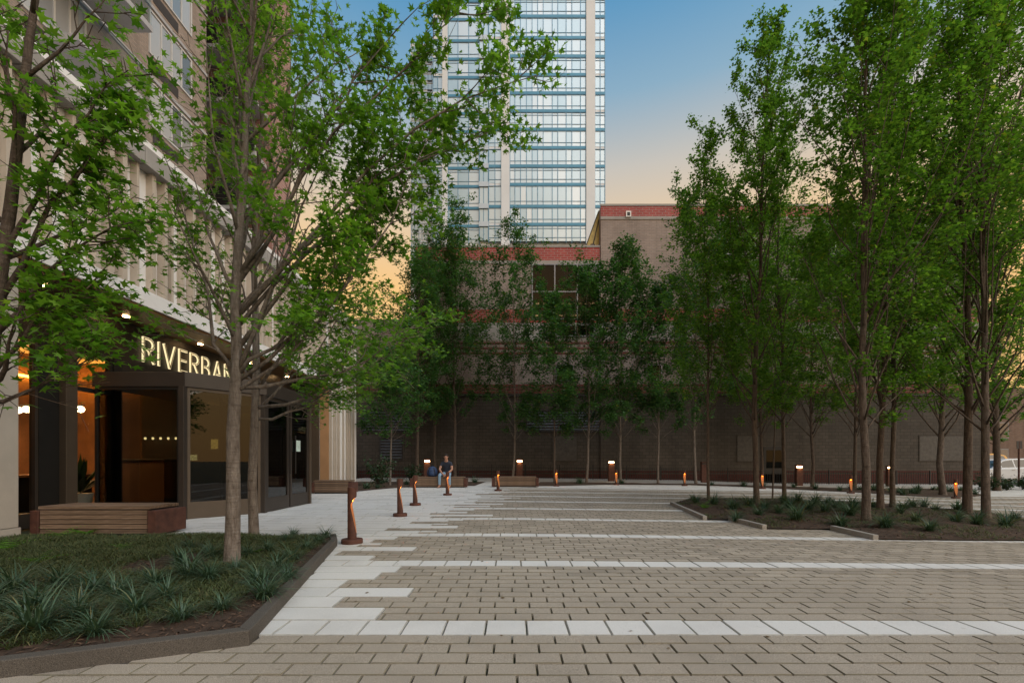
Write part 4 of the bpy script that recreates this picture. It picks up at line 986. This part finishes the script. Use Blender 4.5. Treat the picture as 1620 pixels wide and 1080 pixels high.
# back planting strip
G1 = 'young maples in the back planting strip'
back = [(617,768, 560, .045, 690, .95, 51, 2600, 'bare stemmed young maple beside the dark shrub near the finned wall', None),
    (660,760, 405, .085, 668, 1.3, 52, 4200, 'dark trunked maple left of the post light behind the bench', None),
    (690,757, 372, .085, 670, 1.5, 53, 5200, 'tall maple rising directly behind the seated man', None),
    (720,758, 322, .085, 665, 1.45, 54, 5600, 'tallest back-row maple, right of the seated man, crown against the glass tower', None),
    (811,760, 352, .060, 690, 1.35, 55, 5200, 'slim pale stemmed maple behind the empty bench', None),
    (877,764, 470, .045, 690, 1.0, 56, 3200, 'thin young maple beside the bollard just past the empty bench', 1), (928,764, 428, .065, 690, 1.35, 57, 5000, 'pale stemmed maple between the post lights past the empty bench', 1), (982,764, 398, .070, 690, 1.45, 58, 5400, 'pale stemmed full-crowned maple next to a bollard and a lit post light', 1),
    (1041,765, 452, .055, 690, 1.2, 59, 4200, 'thin pale stemmed maple alone before the plain dark wall', 1), (1101,766, 300, .065, 680, 1.4, 60, 4800, 'young maple standing beside the unlit brown post', 1),
    (1206,766, 330, .085, 690, 1.6, 61, 4800, 'dark stemmed maple in front of the service door of the brick building', 1), (1285,770, 380, .085, 690, 1.8, 62, 5200, 'dark stemmed maple next to the post light past the service door', 1), (1352,772, 330, .085, 690, 1.8, 63, 5200, 'dark maple in the back strip facing the thick island tree', 1),
    (1492,784, 260, .110, 690, 1.9, 64, 6000, 'stout maple beside the last bollard of the back planting strip', None),
    (1577,776, 200, .13, 690, 2.4, 65, 7000, 'dark trunked tree at the street end of the brick building', None)]
for x, y, yt, r, yc, cr, sd_, nl, lab, gr in back:
    b = gp(x, y); b.z = soilz(b.x, b.y)-.02
    make_tree('maple_tree', lab or 'young maple along the dark brick wall in the back planting strip', b, zt(yt, b.y, b.z), r, zt(yc+8, b.y, b.z), cr*(1.8 if x < 1150 else 1.85), sd_, 2, .094, int(nl*3.6), M['leafB'] if x < 1150 else M['leafR'], (M['bark'] if x in (617,811,928,982,1041,1101) else M['barkm'] if x == 1492 else M['barkd']), G1 if gr else None,
        spread=(16, 46), nlimb=34, sub=7, twig=2, topcut=.38, cluster=.10, low=1.35)
make_tree('street_tree', 'light green street tree above the parked white car', (36.5, 34.5, g(36.5,34.5)), 7.0, .12, 2.4, 2.6, 70, 2, .16, 5000, M['fern'], M['barkd'], spread=(30, 65), nlimb=22)
make_tree('street_tree', 'leafy street tree behind the parked taxi', (31.5, 37.5, g(31.5,37.5)), 9.0, .14, 2.2, 3.0, 71, 2, .16, 5000, M['leafR'], M['barkd'], spread=(30, 65), nlimb=22)
# ------------------------------------------------------------------ ground planting
def clump_mesh(seed, nb, ln, mat, w=.0075, up=.9):
    rg = random.Random(seed); V, T = [], []
    for _ in range(nb):
        az = rg.uniform(0, 6.283); L = ln*rg.uniform(.55, 1.1); e = math.radians(rg.uniform(35, 88))*up; b = Vector((rg.gauss(0,.025), rg.gauss(0,.025), 0))
        h = Vector((math.cos(az), math.sin(az), 0)); s = Vector((-math.sin(az), math.cos(az), 0)); p = b.copy(); n = 6; k0 = len(V); dr = rg.uniform(.12, .34)
        for i in range(n+1):
            ww = w*rg.uniform(.85,1.1)*(1-(i/n)**2.2)+.0006
            V += [tuple(p-s*ww*.5), tuple(p+s*ww*.5)]
            p = p+(h*math.cos(e)+Vector((0,0,1))*math.sin(e))*L/n; e -= dr
            if p.z < .008: p.z = .008
        for i in range(n): a = k0+2*i; T += [(a, a+1, a+3), (a, a+3, a+2)]
    return np_mesh('blades', np.array(V), np.array(T), mat)
CL = [clump_mesh(200+i, 150, .42, M['lir'], .0105) for i in range(5)]
CLs = [clump_mesh(220+i, 60, .34, M['lir'], .014) for i in range(3)]
def plant(me, x, y, sc, label, grp, name='lilyturf_clump', cat='plant'):
    t = thing(name, label, cat, (x, y, soilz(x, y)-.006), R.uniform(0, 6.28), grp); link('blades', me, t, (0,0,0), (0,0,0), sc); return t
gl_ = 'lilyturf clumps in the entrance bed'
LP = [(55,1022,1.0),(120,1000,.9),(215,990,.95),(262,968,.8),(352,982,.62),(300,930,.95),(408,938,.9),(335,893,.8),(285,905,.75),(437,915,.85),(462,896,.8),(486,879,.75),(515,858,.75),(482,850,.65),(430,852,.65),
      (20,960,1.1),(150,955,1.0),(95,945,.9),(425,884,.7),(455,868,.65),(395,890,.7),(245,945,.8),(372,918,.7),(-30,1000,1.1),(330,935,.8),(465,856,.6),(300,880,.7),(505,868,.6),(150,1022,.7),(285,1000,.75),(420,960,.8),(455,930,.75),(60,985,.8),(185,965,.85)]
for x, y, s in LP:
    p = gp(x, y); 
    if inpoly(p.x, p.y, BED_L): plant(R.choice(CL), p.x, p.y, s*R.uniform(.68,.92), 'dark lilyturf clump with arching blades in the entrance bed', gl_)
gi_ = 'lilyturf clumps on the tree island'
IP = [(1100,800),(1130,804),(1160,812),(1185,806),(1210,812),(1232,816),(1250,808),(1262,800),(1280,812),(1290,803),(1305,816),(1322,806),(1335,812),(1350,806),(1430,812),(1445,806),(1462,806),(1480,812),(1500,806),(1515,812),(1450,832),(1512,832),(1470,846),(1260,830),(1200,822),(1165,826),(1345,822),(1425,818),(1590,838),(1605,828),(1545,836),(1240,800),(1310,800),(1380,806),(1330,835),(1230,838),(1400,840)]
for x, y in IP:
    p = gp(x, y)
    if inpoly(p.x, p.y, ISL): plant(R.choice(CL), p.x, p.y, R.uniform(.75, 1.15), 'dark lilyturf clump growing among the island tree trunks', gi_)
gb_ = 'small clumps in the back planting strip'
nbk = 0
while nbk < 46:
    poly = BED_B if nbk % 4 else BED_A; x = R.uniform(*((1.2, 21) if poly is BED_B else (-6.2, -1.5))); y = R.uniform(15.4, 21.5)
    if inpoly(x, y-.25, poly) and inpoly(x, y+.2, poly): plant(R.choice(CLs), x, y, R.uniform(1.0, 1.7), 'small dark grassy clump at the foot of the back-row maples', gb_, 'grassy_clump'); nbk += 1
def scatter(poly, n, rg, margin=.05):
    xs = [p[0] for p in poly]; ys = [p[1] for p in poly]; out = []
    while len(out) < n:
        x, y = rg.uniform(max(min(xs), -7), min(max(xs), 22)), rg.uniform(min(ys), max(ys))
        if inpoly(x, y, poly): out.append((x, y, soilz(x, y)))
    return out
from mathutils import noise as nz2
def turf(name, poly, n, ln, seed, mat, thr, label, scale=1.1):
    rg = random.Random(seed); V, T = [], []
    for x, y, z in scatter(poly, n, rg):
        if nz2.noise((x*scale, y*scale, seed)) < thr+rg.gauss(0,.08): continue
        for _ in range(3):
            az = rg.uniform(0, 6.283); L = ln*rg.uniform(.5,1.2); a = Vector((x+rg.gauss(0,.015), y+rg.gauss(0,.015), z-.004)); s = Vector((-math.sin(az), math.cos(az), 0))*.0028; k = len(V)
            d = Vector((math.cos(az)*.75, math.sin(az)*.75, .75)); m = a+d*L*.55; e = m+Vector((d.x, d.y, .1))*L*.5
            V += [tuple(a-s), tuple(a+s), tuple(m-s*.8), tuple(m+s*.8), tuple(e)]; T += [(k,k+1,k+3),(k,k+3,k+2),(k+2,k+3,k+4)]
    o = link(name, np_mesh(name, np.array(V), np.array(T), mat)); stuff(o); return tag(o, label, 'grass')
TL = [(-6.3,0.8),(-5.2,1.15),(-2.75,2.2),(-1.85,2.9),(-2.25,5.4),(-2.5,5.9),(-4.1,5.98),(-6.38,5.86)]
turf('short_turf', TL, 38000, .095, 5.0, M['turf'], -.40, 'dull short turf covering the middle of the entrance bed')
turf('short_turf', ISL, 9000, .10, 8.0, M['turf'], .05, 'thin short turf on the mulch of the tree island')
def chips(name, poly, n, seed, size, label):
    rg = random.Random(seed); V, T = [], []
    for x, y, z in scatter(poly, n, rg):
        a = rg.uniform(0, 6.283); l, w = size*rg.uniform(.5,1.4), size*rg.uniform(.15,.4); u = Vector((math.cos(a), math.sin(a), rg.gauss(0,.25)))*l; v = Vector((-math.sin(a), math.cos(a), rg.gauss(0,.25)))*w; c = Vector((x, y, z+.008)); k = len(V)
        V += [tuple(c-u-v*.5), tuple(c+u*.9-v), tuple(c+u+v*.4), tuple(c-u*.8+v), tuple(c+Vector((0,0,.005)))]; T += [(k,k+1,k+4),(k+1,k+2,k+4),(k+2,k+3,k+4),(k+3,k,k+4)]
    o = link(name, np_mesh(name, np.array(V), np.array(T), M['chip'])); stuff(o); return tag(o, label, 'mulch')
chips('bark_mulch', [(-6.4,.6),(-2.5,2.2),(-1.56,2.58),(-2.2,5.5),(-2.4,5.9),(-6.3,5.8)], 11000, 6, .016, 'loose brown bark chips under the lilyturf')
chips('bark_mulch', ISL, 8000, 7, .024, 'loose brown bark chips spread over the tree island')
# ferns and broad-leaved plants by the bench
def fern(x, y, s, label, broad=False, grp=None):
    rg = random.Random(int(x*31+y)); p = gp(x, y); t = thing('fern_plant' if not broad else 'broadleaf_plant', label, 'plant', (p.x, p.y, soilz(p.x, p.y)-.01), rg.uniform(0,6), grp)
    V, T = [], []
    for f in range(9 if not broad else 7):
        az = f*.75+rg.uniform(-.2,.2); e = math.radians(rg.uniform(35,70)); L = s*rg.uniform(.7,1.1); q = Vector((0,0,0)); h = Vector((math.cos(az), math.sin(az), 0)); sd2 = Vector((-h.y, h.x, 0))
        n = 9
        for i in range(n):
            d = h*math.cos(e)+Vector((0,0,1))*math.sin(e); q2 = q+d*L/n; u = (i+.5)/n
            w = L*(.30*(1-u)**.8*min(1,u*5)) if not broad else L*.22*math.sin(math.pi*min(1,max(0,(u-.25)/.75)))
            k = len(V)
            if not broad:
                for sg in (-1,1): k = len(V); V += [tuple(q), tuple(q+d*L*.05), tuple(q+sd2*sg*w+d*L*.04+Vector((0,0,-.15*w)))]; T += [(k,k+1,k+2)]
            else:
                w2 = L*.22*math.sin(math.pi*min(1,max(0,(u+1/n-.25)/.75)))
                V += [tuple(q-sd2*(w+.002)), tuple(q+sd2*(w+.002)), tuple(q2-sd2*(w2+.002)), tuple(q2+sd2*(w2+.002))]; T += [(k,k+1,k+3),(k,k+3,k+2)]
            q = q2; e -= .14
    link('fronds' if not broad else 'leaves', np_mesh('fronds', np.array(V), np.array(T), M['fern']), t)
fern(95,858,.36,'bright green fern in front of the near bench'); fern(120,852,.30,'small bright fern tucked beside the broadleaf plant by the near bench')
fern(8,885,.36,'bright fern at the foot of the limestone pillar'); fern(62,905,.28,'low bright fern alone in the short turf'); fern(195,880,.2,'tiny yellow-green tuft in the middle of the turf')
fern(140,848,.30,'upright broadleaf plant with large green leaves before the near bench', True); fern(402,888,.14,'small bright broadleaf seedling behind the forked trunk', True); fern(1115,808,.4,'bright green fern at the pointed end of the tree island')
def shrub(x, y, h, w, n, seed, label, g_=None):
    rng = np.random.default_rng(seed); rg = random.Random(seed); t = thing('leafy_shrub', label, 'shrub', (x, y, soilz(x, y)-.01), 0, g_); st = MB(); pos = []
    for i in range(16):
        az = rg.uniform(0,6.28); e = Vector((math.cos(az)*w*rg.uniform(.2,1), math.sin(az)*w*rg.uniform(.2,1), h*rg.uniform(.5,1))); m = e*.5+Vector((0,0,h*.12)); st.tube([(0,0,0), m, e], [.012,.008,.004], 5)
        pos += [tuple((m*.35).lerp(e, rg.random()*1.1)+Vector((rg.gauss(0,.1*w), rg.gauss(0,.1*w), rg.gauss(0,.09*h)))) for _ in range(n//16)]
    st.obj('stems', M['barkd'], t); pos = np.array(pos); pos[:,2] = np.maximum(pos[:,2], .03)
    stuff(link('foliage', leaves_mesh('foliage', pos, pos*1.0, .085, 2, M['shrub'], rng, .7), t))
shrub(-5.15, 17.6, 1.15, .75, 700, 81, 'dark broadleaf shrub in front of the louvred wall'); shrub(-4.2, 19.4, .8, .6, 500, 82, 'low dark shrub behind the bare stemmed maple')
for x, y in ((22.5,21.6),(23.8,21.9),(25.1,22.2)): shrub(x, y, .7, .7, 450, int(x*9), 'low dark hedge shrub beside the street end of the plaza', g_='hedge shrubs at the street end')

# ------------------------------------------------------------------ seated man and backpack
M['skin'] = simple('skin', (0.42,0.22,0.15), .55, 0, .08, 20); M['shirt'] = simple('navy shirt', (0.022,0.028,0.045), .85, 0, .25, 30); M['jeans'] = simple('faded jeans', (0.22,0.34,0.46), .9, 0, .2, 25); M['hair'] = simple('dark hair', (0.02,0.012,0.008), .7); M['sandal'] = simple('brown sandal', (0.08,0.045,0.03), .7)
def man(loc):
    t = thing('person', 'man in navy short-sleeved shirt and faded jeans sitting forward, hands clasped, on the bench', 'person', loc, math.radians(-6))
    V, E, Rd, mt = [], [], [], []
    def v(p, r, par=None, m=None):
        V.append(p); Rd.append(r); i = len(V)-1
        if par is not None: E.append((par, i)); mt.append(m)
        return i
    pel = v((0,.30,.52), (.145,.105)); wa = v((0,.30,.66), (.135,.10), pel, 'shirt'); ch = v((0,.25,.82), (.155,.105), wa, 'shirt'); up = v((0,.20,.95), (.13,.085), ch, 'shirt')
    nk = v((0,.165,1.04), (.055,.055), up, 'skin'); jw = v((0,.12,1.11), (.066,.072), nk, 'skin'); hd = v((-.004,.115,1.19), (.076,.092), jw, 'skin'); tp = v((-.006,.13,1.265), (.055,.068), hd, 'skin')
    for s in (-1, 1):
        sh = v((s*.165,.20,.945), (.068,.068), up, 'shirt'); me_ = v((s*.215,.155,.83), (.056,.056), sh, 'shirt'); el = v((s*.25,.09,.70), (.042,.042), me_, 'skin'); fo = v((s*.16,-.02,.60), (.038,.038), el, 'skin'); wr = v((s*.075,-.10,.53), (.027,.027), fo, 'skin'); pa = v((s*.035,-.14,.485), (.033,.024), wr, 'skin')
        for k in range(4):
            a = v((s*(.012+.012*k)-.01*s,-.165+.012*k,.455-.006*k), (.010,.010), pa, 'skin'); v((-s*(.012+.006*k),-.170+.014*k,.432-.003*k), (.008,.008), a, 'skin')
        a = v((s*.02,-.165,.505), (.011,.011), pa, 'skin'); v((-s*.005,-.185,.49), (.009,.009), a, 'skin')
        hp = v((s*.095,.24,.51), (.095,.09), pel, 'jeans'); th = v((s*.155,.04,.515), (.082,.078), hp, 'jeans'); kn = v((s*.19,-.15,.50), (.064,.064), th, 'jeans'); cf = v((s*.195,-.13,.33), (.062,.062), kn, 'jeans'); an = v((s*.20,-.12,.12), (.052,.055), cf, 'jeans'); hl = v((s*.20,-.12,.055), (.036,.04), an, 'skin'); ft = v((s*.215,-.22,.035), (.042,.026), hl, 'skin'); v((s*.225,-.30,.026), (.036,.018), ft, 'skin')
    me = bpy.data.meshes.new('body'); me.from_pydata(V, E, []); o = bpy.data.objects.new('body', me); col.objects.link(o)
    sk = o.modifiers.new('skin', 'SKIN'); sk.use_smooth_shade = True
    for i, sv in enumerate(me.skin_vertices[0].data): sv.radius = Rd[i]; sv.use_root = (i == 0)
    ss = o.modifiers.new('sub', 'SUBSURF'); ss.levels = 2; ss.render_levels = 2
    dg = bpy.context.evaluated_depsgraph_get(); m2 = bpy.data.meshes.new_from_object(o.evaluated_get(dg)); bpy.data.objects.remove(o)
    m2.name = 'body'; m2.materials.clear(); names = ['skin','shirt','jeans']
    for k in names: m2.materials.append(M[k])
    VV = [Vector(p) for p in V]
    for f in m2.polygons:
        c = f.center; best, bi = 9, 0
        for i, (a, b) in enumerate(E):
            ab = VV[b]-VV[a]; u = max(0, min(1, (c-VV[a]).dot(ab)/ab.length_squared)); dd_ = (c-VV[a]-ab*u).length-.6*(Rd[a][0]*(1-u)+Rd[b][0]*u)
            if dd_ < best: best, bi = dd_, i
        f.material_index = names.index(mt[bi]); f.use_smooth = True
    if len(m2.polygons) < 50: print('MAN MESH TOO SMALL', len(m2.polygons))
    link('body', m2, t)
    hr = MB().lathe([(.001,-.02),(.074,-.01),(.082,.03),(.070,.062),(.035,.085),(.001,.09)], 14).obj('hair', M['hair'], t, smooth=True, loc=(-.005,.138,1.222)); hr.scale = (1.0, 1.14, 1.0)
    MB().tube([(0,.025,1.205),(0,.008,1.165),(0,.028,1.158)], [.008,.014,.007], 6).obj('nose', M['skin'], t, smooth=True)
    for s in (-1,1):
        MB().tube([(s*.028-.008,.030,1.197),(s*.028+.008,.030,1.197)], [.006,.006], 6).obj('eye', M['black'], t); MB().tube([(s*.076,.12,1.165),(s*.084,.125,1.19),(s*.076,.13,1.215)], [.008,.014,.008], 6).obj('ear', M['skin'], t, smooth=True)
        MB().box(s*.215-.045, s*.215+.045, -.33, -.08, -.002, .014).obj('sandal', M['sandal'], t, bevel=.008)
    MB().tube([(-.02,.034,1.128),(.02,.034,1.128)], .005, 6).obj('mouth', M['sandal'], t)
    MB().lathe([(.062,0),(.066,.03),(.058,.05)], 12).obj('collar', M['shirt'], t, smooth=True, loc=(0,.175,.995))
man((-2.60, 17.74, 0.0))
bp = thing('backpack', 'dark blue rounded backpack resting on the bench beside the man', 'backpack', (-3.15, 17.98, 0.415))
M['nylon'] = simple('blue nylon', (0.018,0.045,0.12), .6, 0, .35, 14, .3)
o = MB().lathe([(.05,0),(.17,.015),(.215,.10),(.21,.22),(.16,.34),(.07,.40),(.001,.41)], 18).obj('bag', M['nylon'], bp, smooth=True); o.scale = (1,.62,1)
o = MB().lathe([(.03,0),(.12,.02),(.135,.10),(.09,.18),(.001,.2)], 14).obj('pocket', M['nylon'], bp, smooth=True, loc=(.02,-.09,.02)); o.scale = (1,.5,1)
MB().tube([(-.05,0,.39),(-.03,-.02,.46),(.03,-.02,.46),(.05,0,.39)], .012, 6).obj('handle', M['black'], bp)
for s in (-1,1): MB().tube([(s*.08,-.10,.36),(s*.12,-.15,.25),(s*.13,-.14,.08)], .013, 5).obj('strap', M['black'], bp)

# ------------------------------------------------------------------ street at the right
M['carwhite'] = simple('white car paint', (0.62,0.65,0.68), .25, 0, .03, 2); M['taxi'] = simple('yellow taxi paint', (0.65,0.32,0.03), .3, 0, .05, 2); M['carglass'] = simple('car glass', (0.02,0.025,0.03), .05, 0, .1, 2, 0, .8); M['tyre'] = simple('tyre', (0.012,0.012,0.012), .9); M['rim'] = simple('alloy rim', (0.35,0.35,0.36), .3, .8); M['red'] = simple('tail lamp red', (0.4,0.01,0.01), .3)
def car(name, label, loc, paint, H_=1.62, L=4.6, cat='car'):
    t = thing(name, label, cat, loc, 0); W = 1.84; s = H_/1.62; x0 = 0
    lower = [(0,.42),(.05,.70),(.25,.86),(1.05,.98),(4.35*L/4.6,1.02),(L-.03,.92),(L,.55),(L-.08,.28),(.12,.26)]
    lower = [(x, z*s) for x, z in lower]
    def ext(poly, wf):
        mb = MB(); n = len(poly); vs = [(x, -wf(z), z) for x, z in poly]+[(x, wf(z), z) for x, z in poly]
        mb.add(vs, [list(range(n))[::-1], [n+i for i in range(n)]]+[(i,(i+1)%n,n+(i+1)%n,n+i) for i in range(n)][::1]); return mb
    ext(lower, lambda z: W/2-.04*abs(z-.6)).obj('body', M[paint], t, bevel=.05)
    cab = [(1.0,.97*s),(1.75,1.48*s),(2.1,1.58*s),(3.5,1.60*s),(4.1,1.50*s),(L-.12,1.0*s)]
    ext(cab, lambda z: W/2-.06-.28*(z/s-.97)).obj('cabin', M[paint], t, bevel=.03)
    def win(poly, nm='side_window'):
        for sd2 in (-1,1):
            MB().add([(x, sd2*(W/2-.06-.28*(z-.97)+.006), z*s) for x, z in poly]+[(x, sd2*(W/2-.06-.28*(z-.97)-.03), z*s) for x, z in poly], [list(range(len(poly))), [len(poly)+i for i in range(len(poly))][::-1]]+[(i,(i+1)%len(poly),len(poly)+(i+1)%len(poly),len(poly)+i) for i in range(len(poly))]).obj(nm, M['carglass'], t)
    win([(1.18,1.03),(1.80,1.43),(2.35,1.51),(2.40,1.05)]); win([(2.48,1.05),(2.44,1.51),(3.35,1.52),(3.40,1.06)]); win([(3.48,1.07),(3.44,1.51),(3.95,1.46),(4.2,1.09)])
    MB().add([(1.03,-.72,1.0*s),(1.03,.72,1.0*s),(1.72,.62,1.47*s),(1.72,-.62,1.47*s),(1.06,-.72,.99*s),(1.06,.72,.99*s),(1.76,.62,1.46*s),(1.76,-.62,1.46*s)], [(0,3,2,1),(4,5,6,7),(0,1,5,4),(1,2,6,5),(2,3,7,6),(3,0,4,7)]).obj('windscreen', M['carglass'], t)
    for x in (.95, L-.95):
        for sd2 in (-1,1):
            wh = MB().tube([(0,-.11,0),(0,.11,0)], .34, 20).obj('wheel', M['tyre'], t, loc=(x, sd2*(W/2-.12), .34)); MB().tube([(0,-.118,0),(0,.118,0)], .21, 14).obj('rim', M['rim'], wh)
    for sd2 in (-1,1):
        MB().box(.02,.22,sd2*.85-.12*(sd2>0),sd2*.85+.12*(sd2<0),.66*s,.80*s).obj('headlight', M['rim'], t, bevel=.02); MB().box(L-.1,L+.01,sd2*.84-.1*(sd2>0),sd2*.84+.1*(sd2<0),.68*s,.88*s).obj('tail_light', M['red'], t)
        MB().box(1.28,1.42,sd2*(W/2+.02)-.09,sd2*(W/2+.02)+.09,.98*s,1.12*s).obj('mirror', M[paint], t, bevel=.03)
        for x in (2.15, 3.2): MB().box(x,x+.18,sd2*(W/2-.01)-.012,sd2*(W/2-.01)+.012,.86*s,.89*s).obj('door_handle', M['rim'], t)
    return t
car('parked_car', 'white car parked on the street past the end of the brick building', (29.15, 29.4, g(30,29)+.008), 'carwhite')
tx_ = car('taxi', 'yellow taxi with a coloured roof sign beyond the white parked car', (29.7, 31.9, g(30,32)+.008), 'taxi', 1.98)
M['advert'] = simple('coloured roof advert', (0.35,0.22,0.4), .5, 0, .9, 3); MB().add([(1.9,-.15,1.96),(3.3,-.15,1.96),(3.1,-.05,2.3),(2.0,-.05,2.3),(1.9,.15,1.96),(3.3,.15,1.96),(3.1,.05,2.3),(2.0,.05,2.3)], [(0,1,2,3),(4,7,6,5),(0,4,5,1),(1,5,6,2),(2,6,7,3),(3,7,4,0)]).obj('roof_sign', M['advert'], tx_)
sp = thing('sign_post', 'slim red-brown sign post standing in front of the white car', 'post', (29.4, 26.4, g(29,26)))
MB().tube([(0,0,0),(0,0,2.6)], .045, 8).obj('pole', M['corten'], sp); MB().box(-.16,.16,-.035,-.02+.0,2.15,2.6).obj('sign_plate', M['grille'], sp)
fb = thing('far_building', 'low brown brick building across the street behind the cars', 'building', (52, 62, -1))
MB().box(-22, 40, 0, 15, 0, 12.0).obj('wall', brick('far brown brick', 'X', (0.2,0.13,0.1), (0.25,0.17,0.13), (0.2,0.16,0.14), .3, .1), fb)
for i in range(14):
    for j in range(2): w = MB().box(-20+i*4.2, -18+i*4.2, -.05, -.002, 1.5+j*3.6, 3.7+j*3.6).obj('window', M['mull'], fb); MB().box(-19.9+i*4.2, -18.1+i*4.2, -.07, -.051, 1.6+j*3.6, 3.6+j*3.6).obj('pane', M['wglass'], w)

# a few fallen leaves and crumbs on the paving
rng = np.random.default_rng(5); pts = []
while len(pts) < 90:
    x, y = R.uniform(-2, 9), R.uniform(2.3, 12)
    if not inbed(x, y): pts.append((x, y, g(x, y)+.004))
M['litter'] = simple('dry fallen leaves', (0.12,0.075,0.03), .8, 0, .3, 5, 0, .3, .6)
fl = link('fallen_leaves', leaves_mesh('fallen_leaves', np.array(pts), rng.normal(0, 1, (90, 3)), .022, 1, M['litter'], rng, .12)); stuff(fl); tag(fl, 'small dry leaves scattered over the tan pavers', 'leaves')
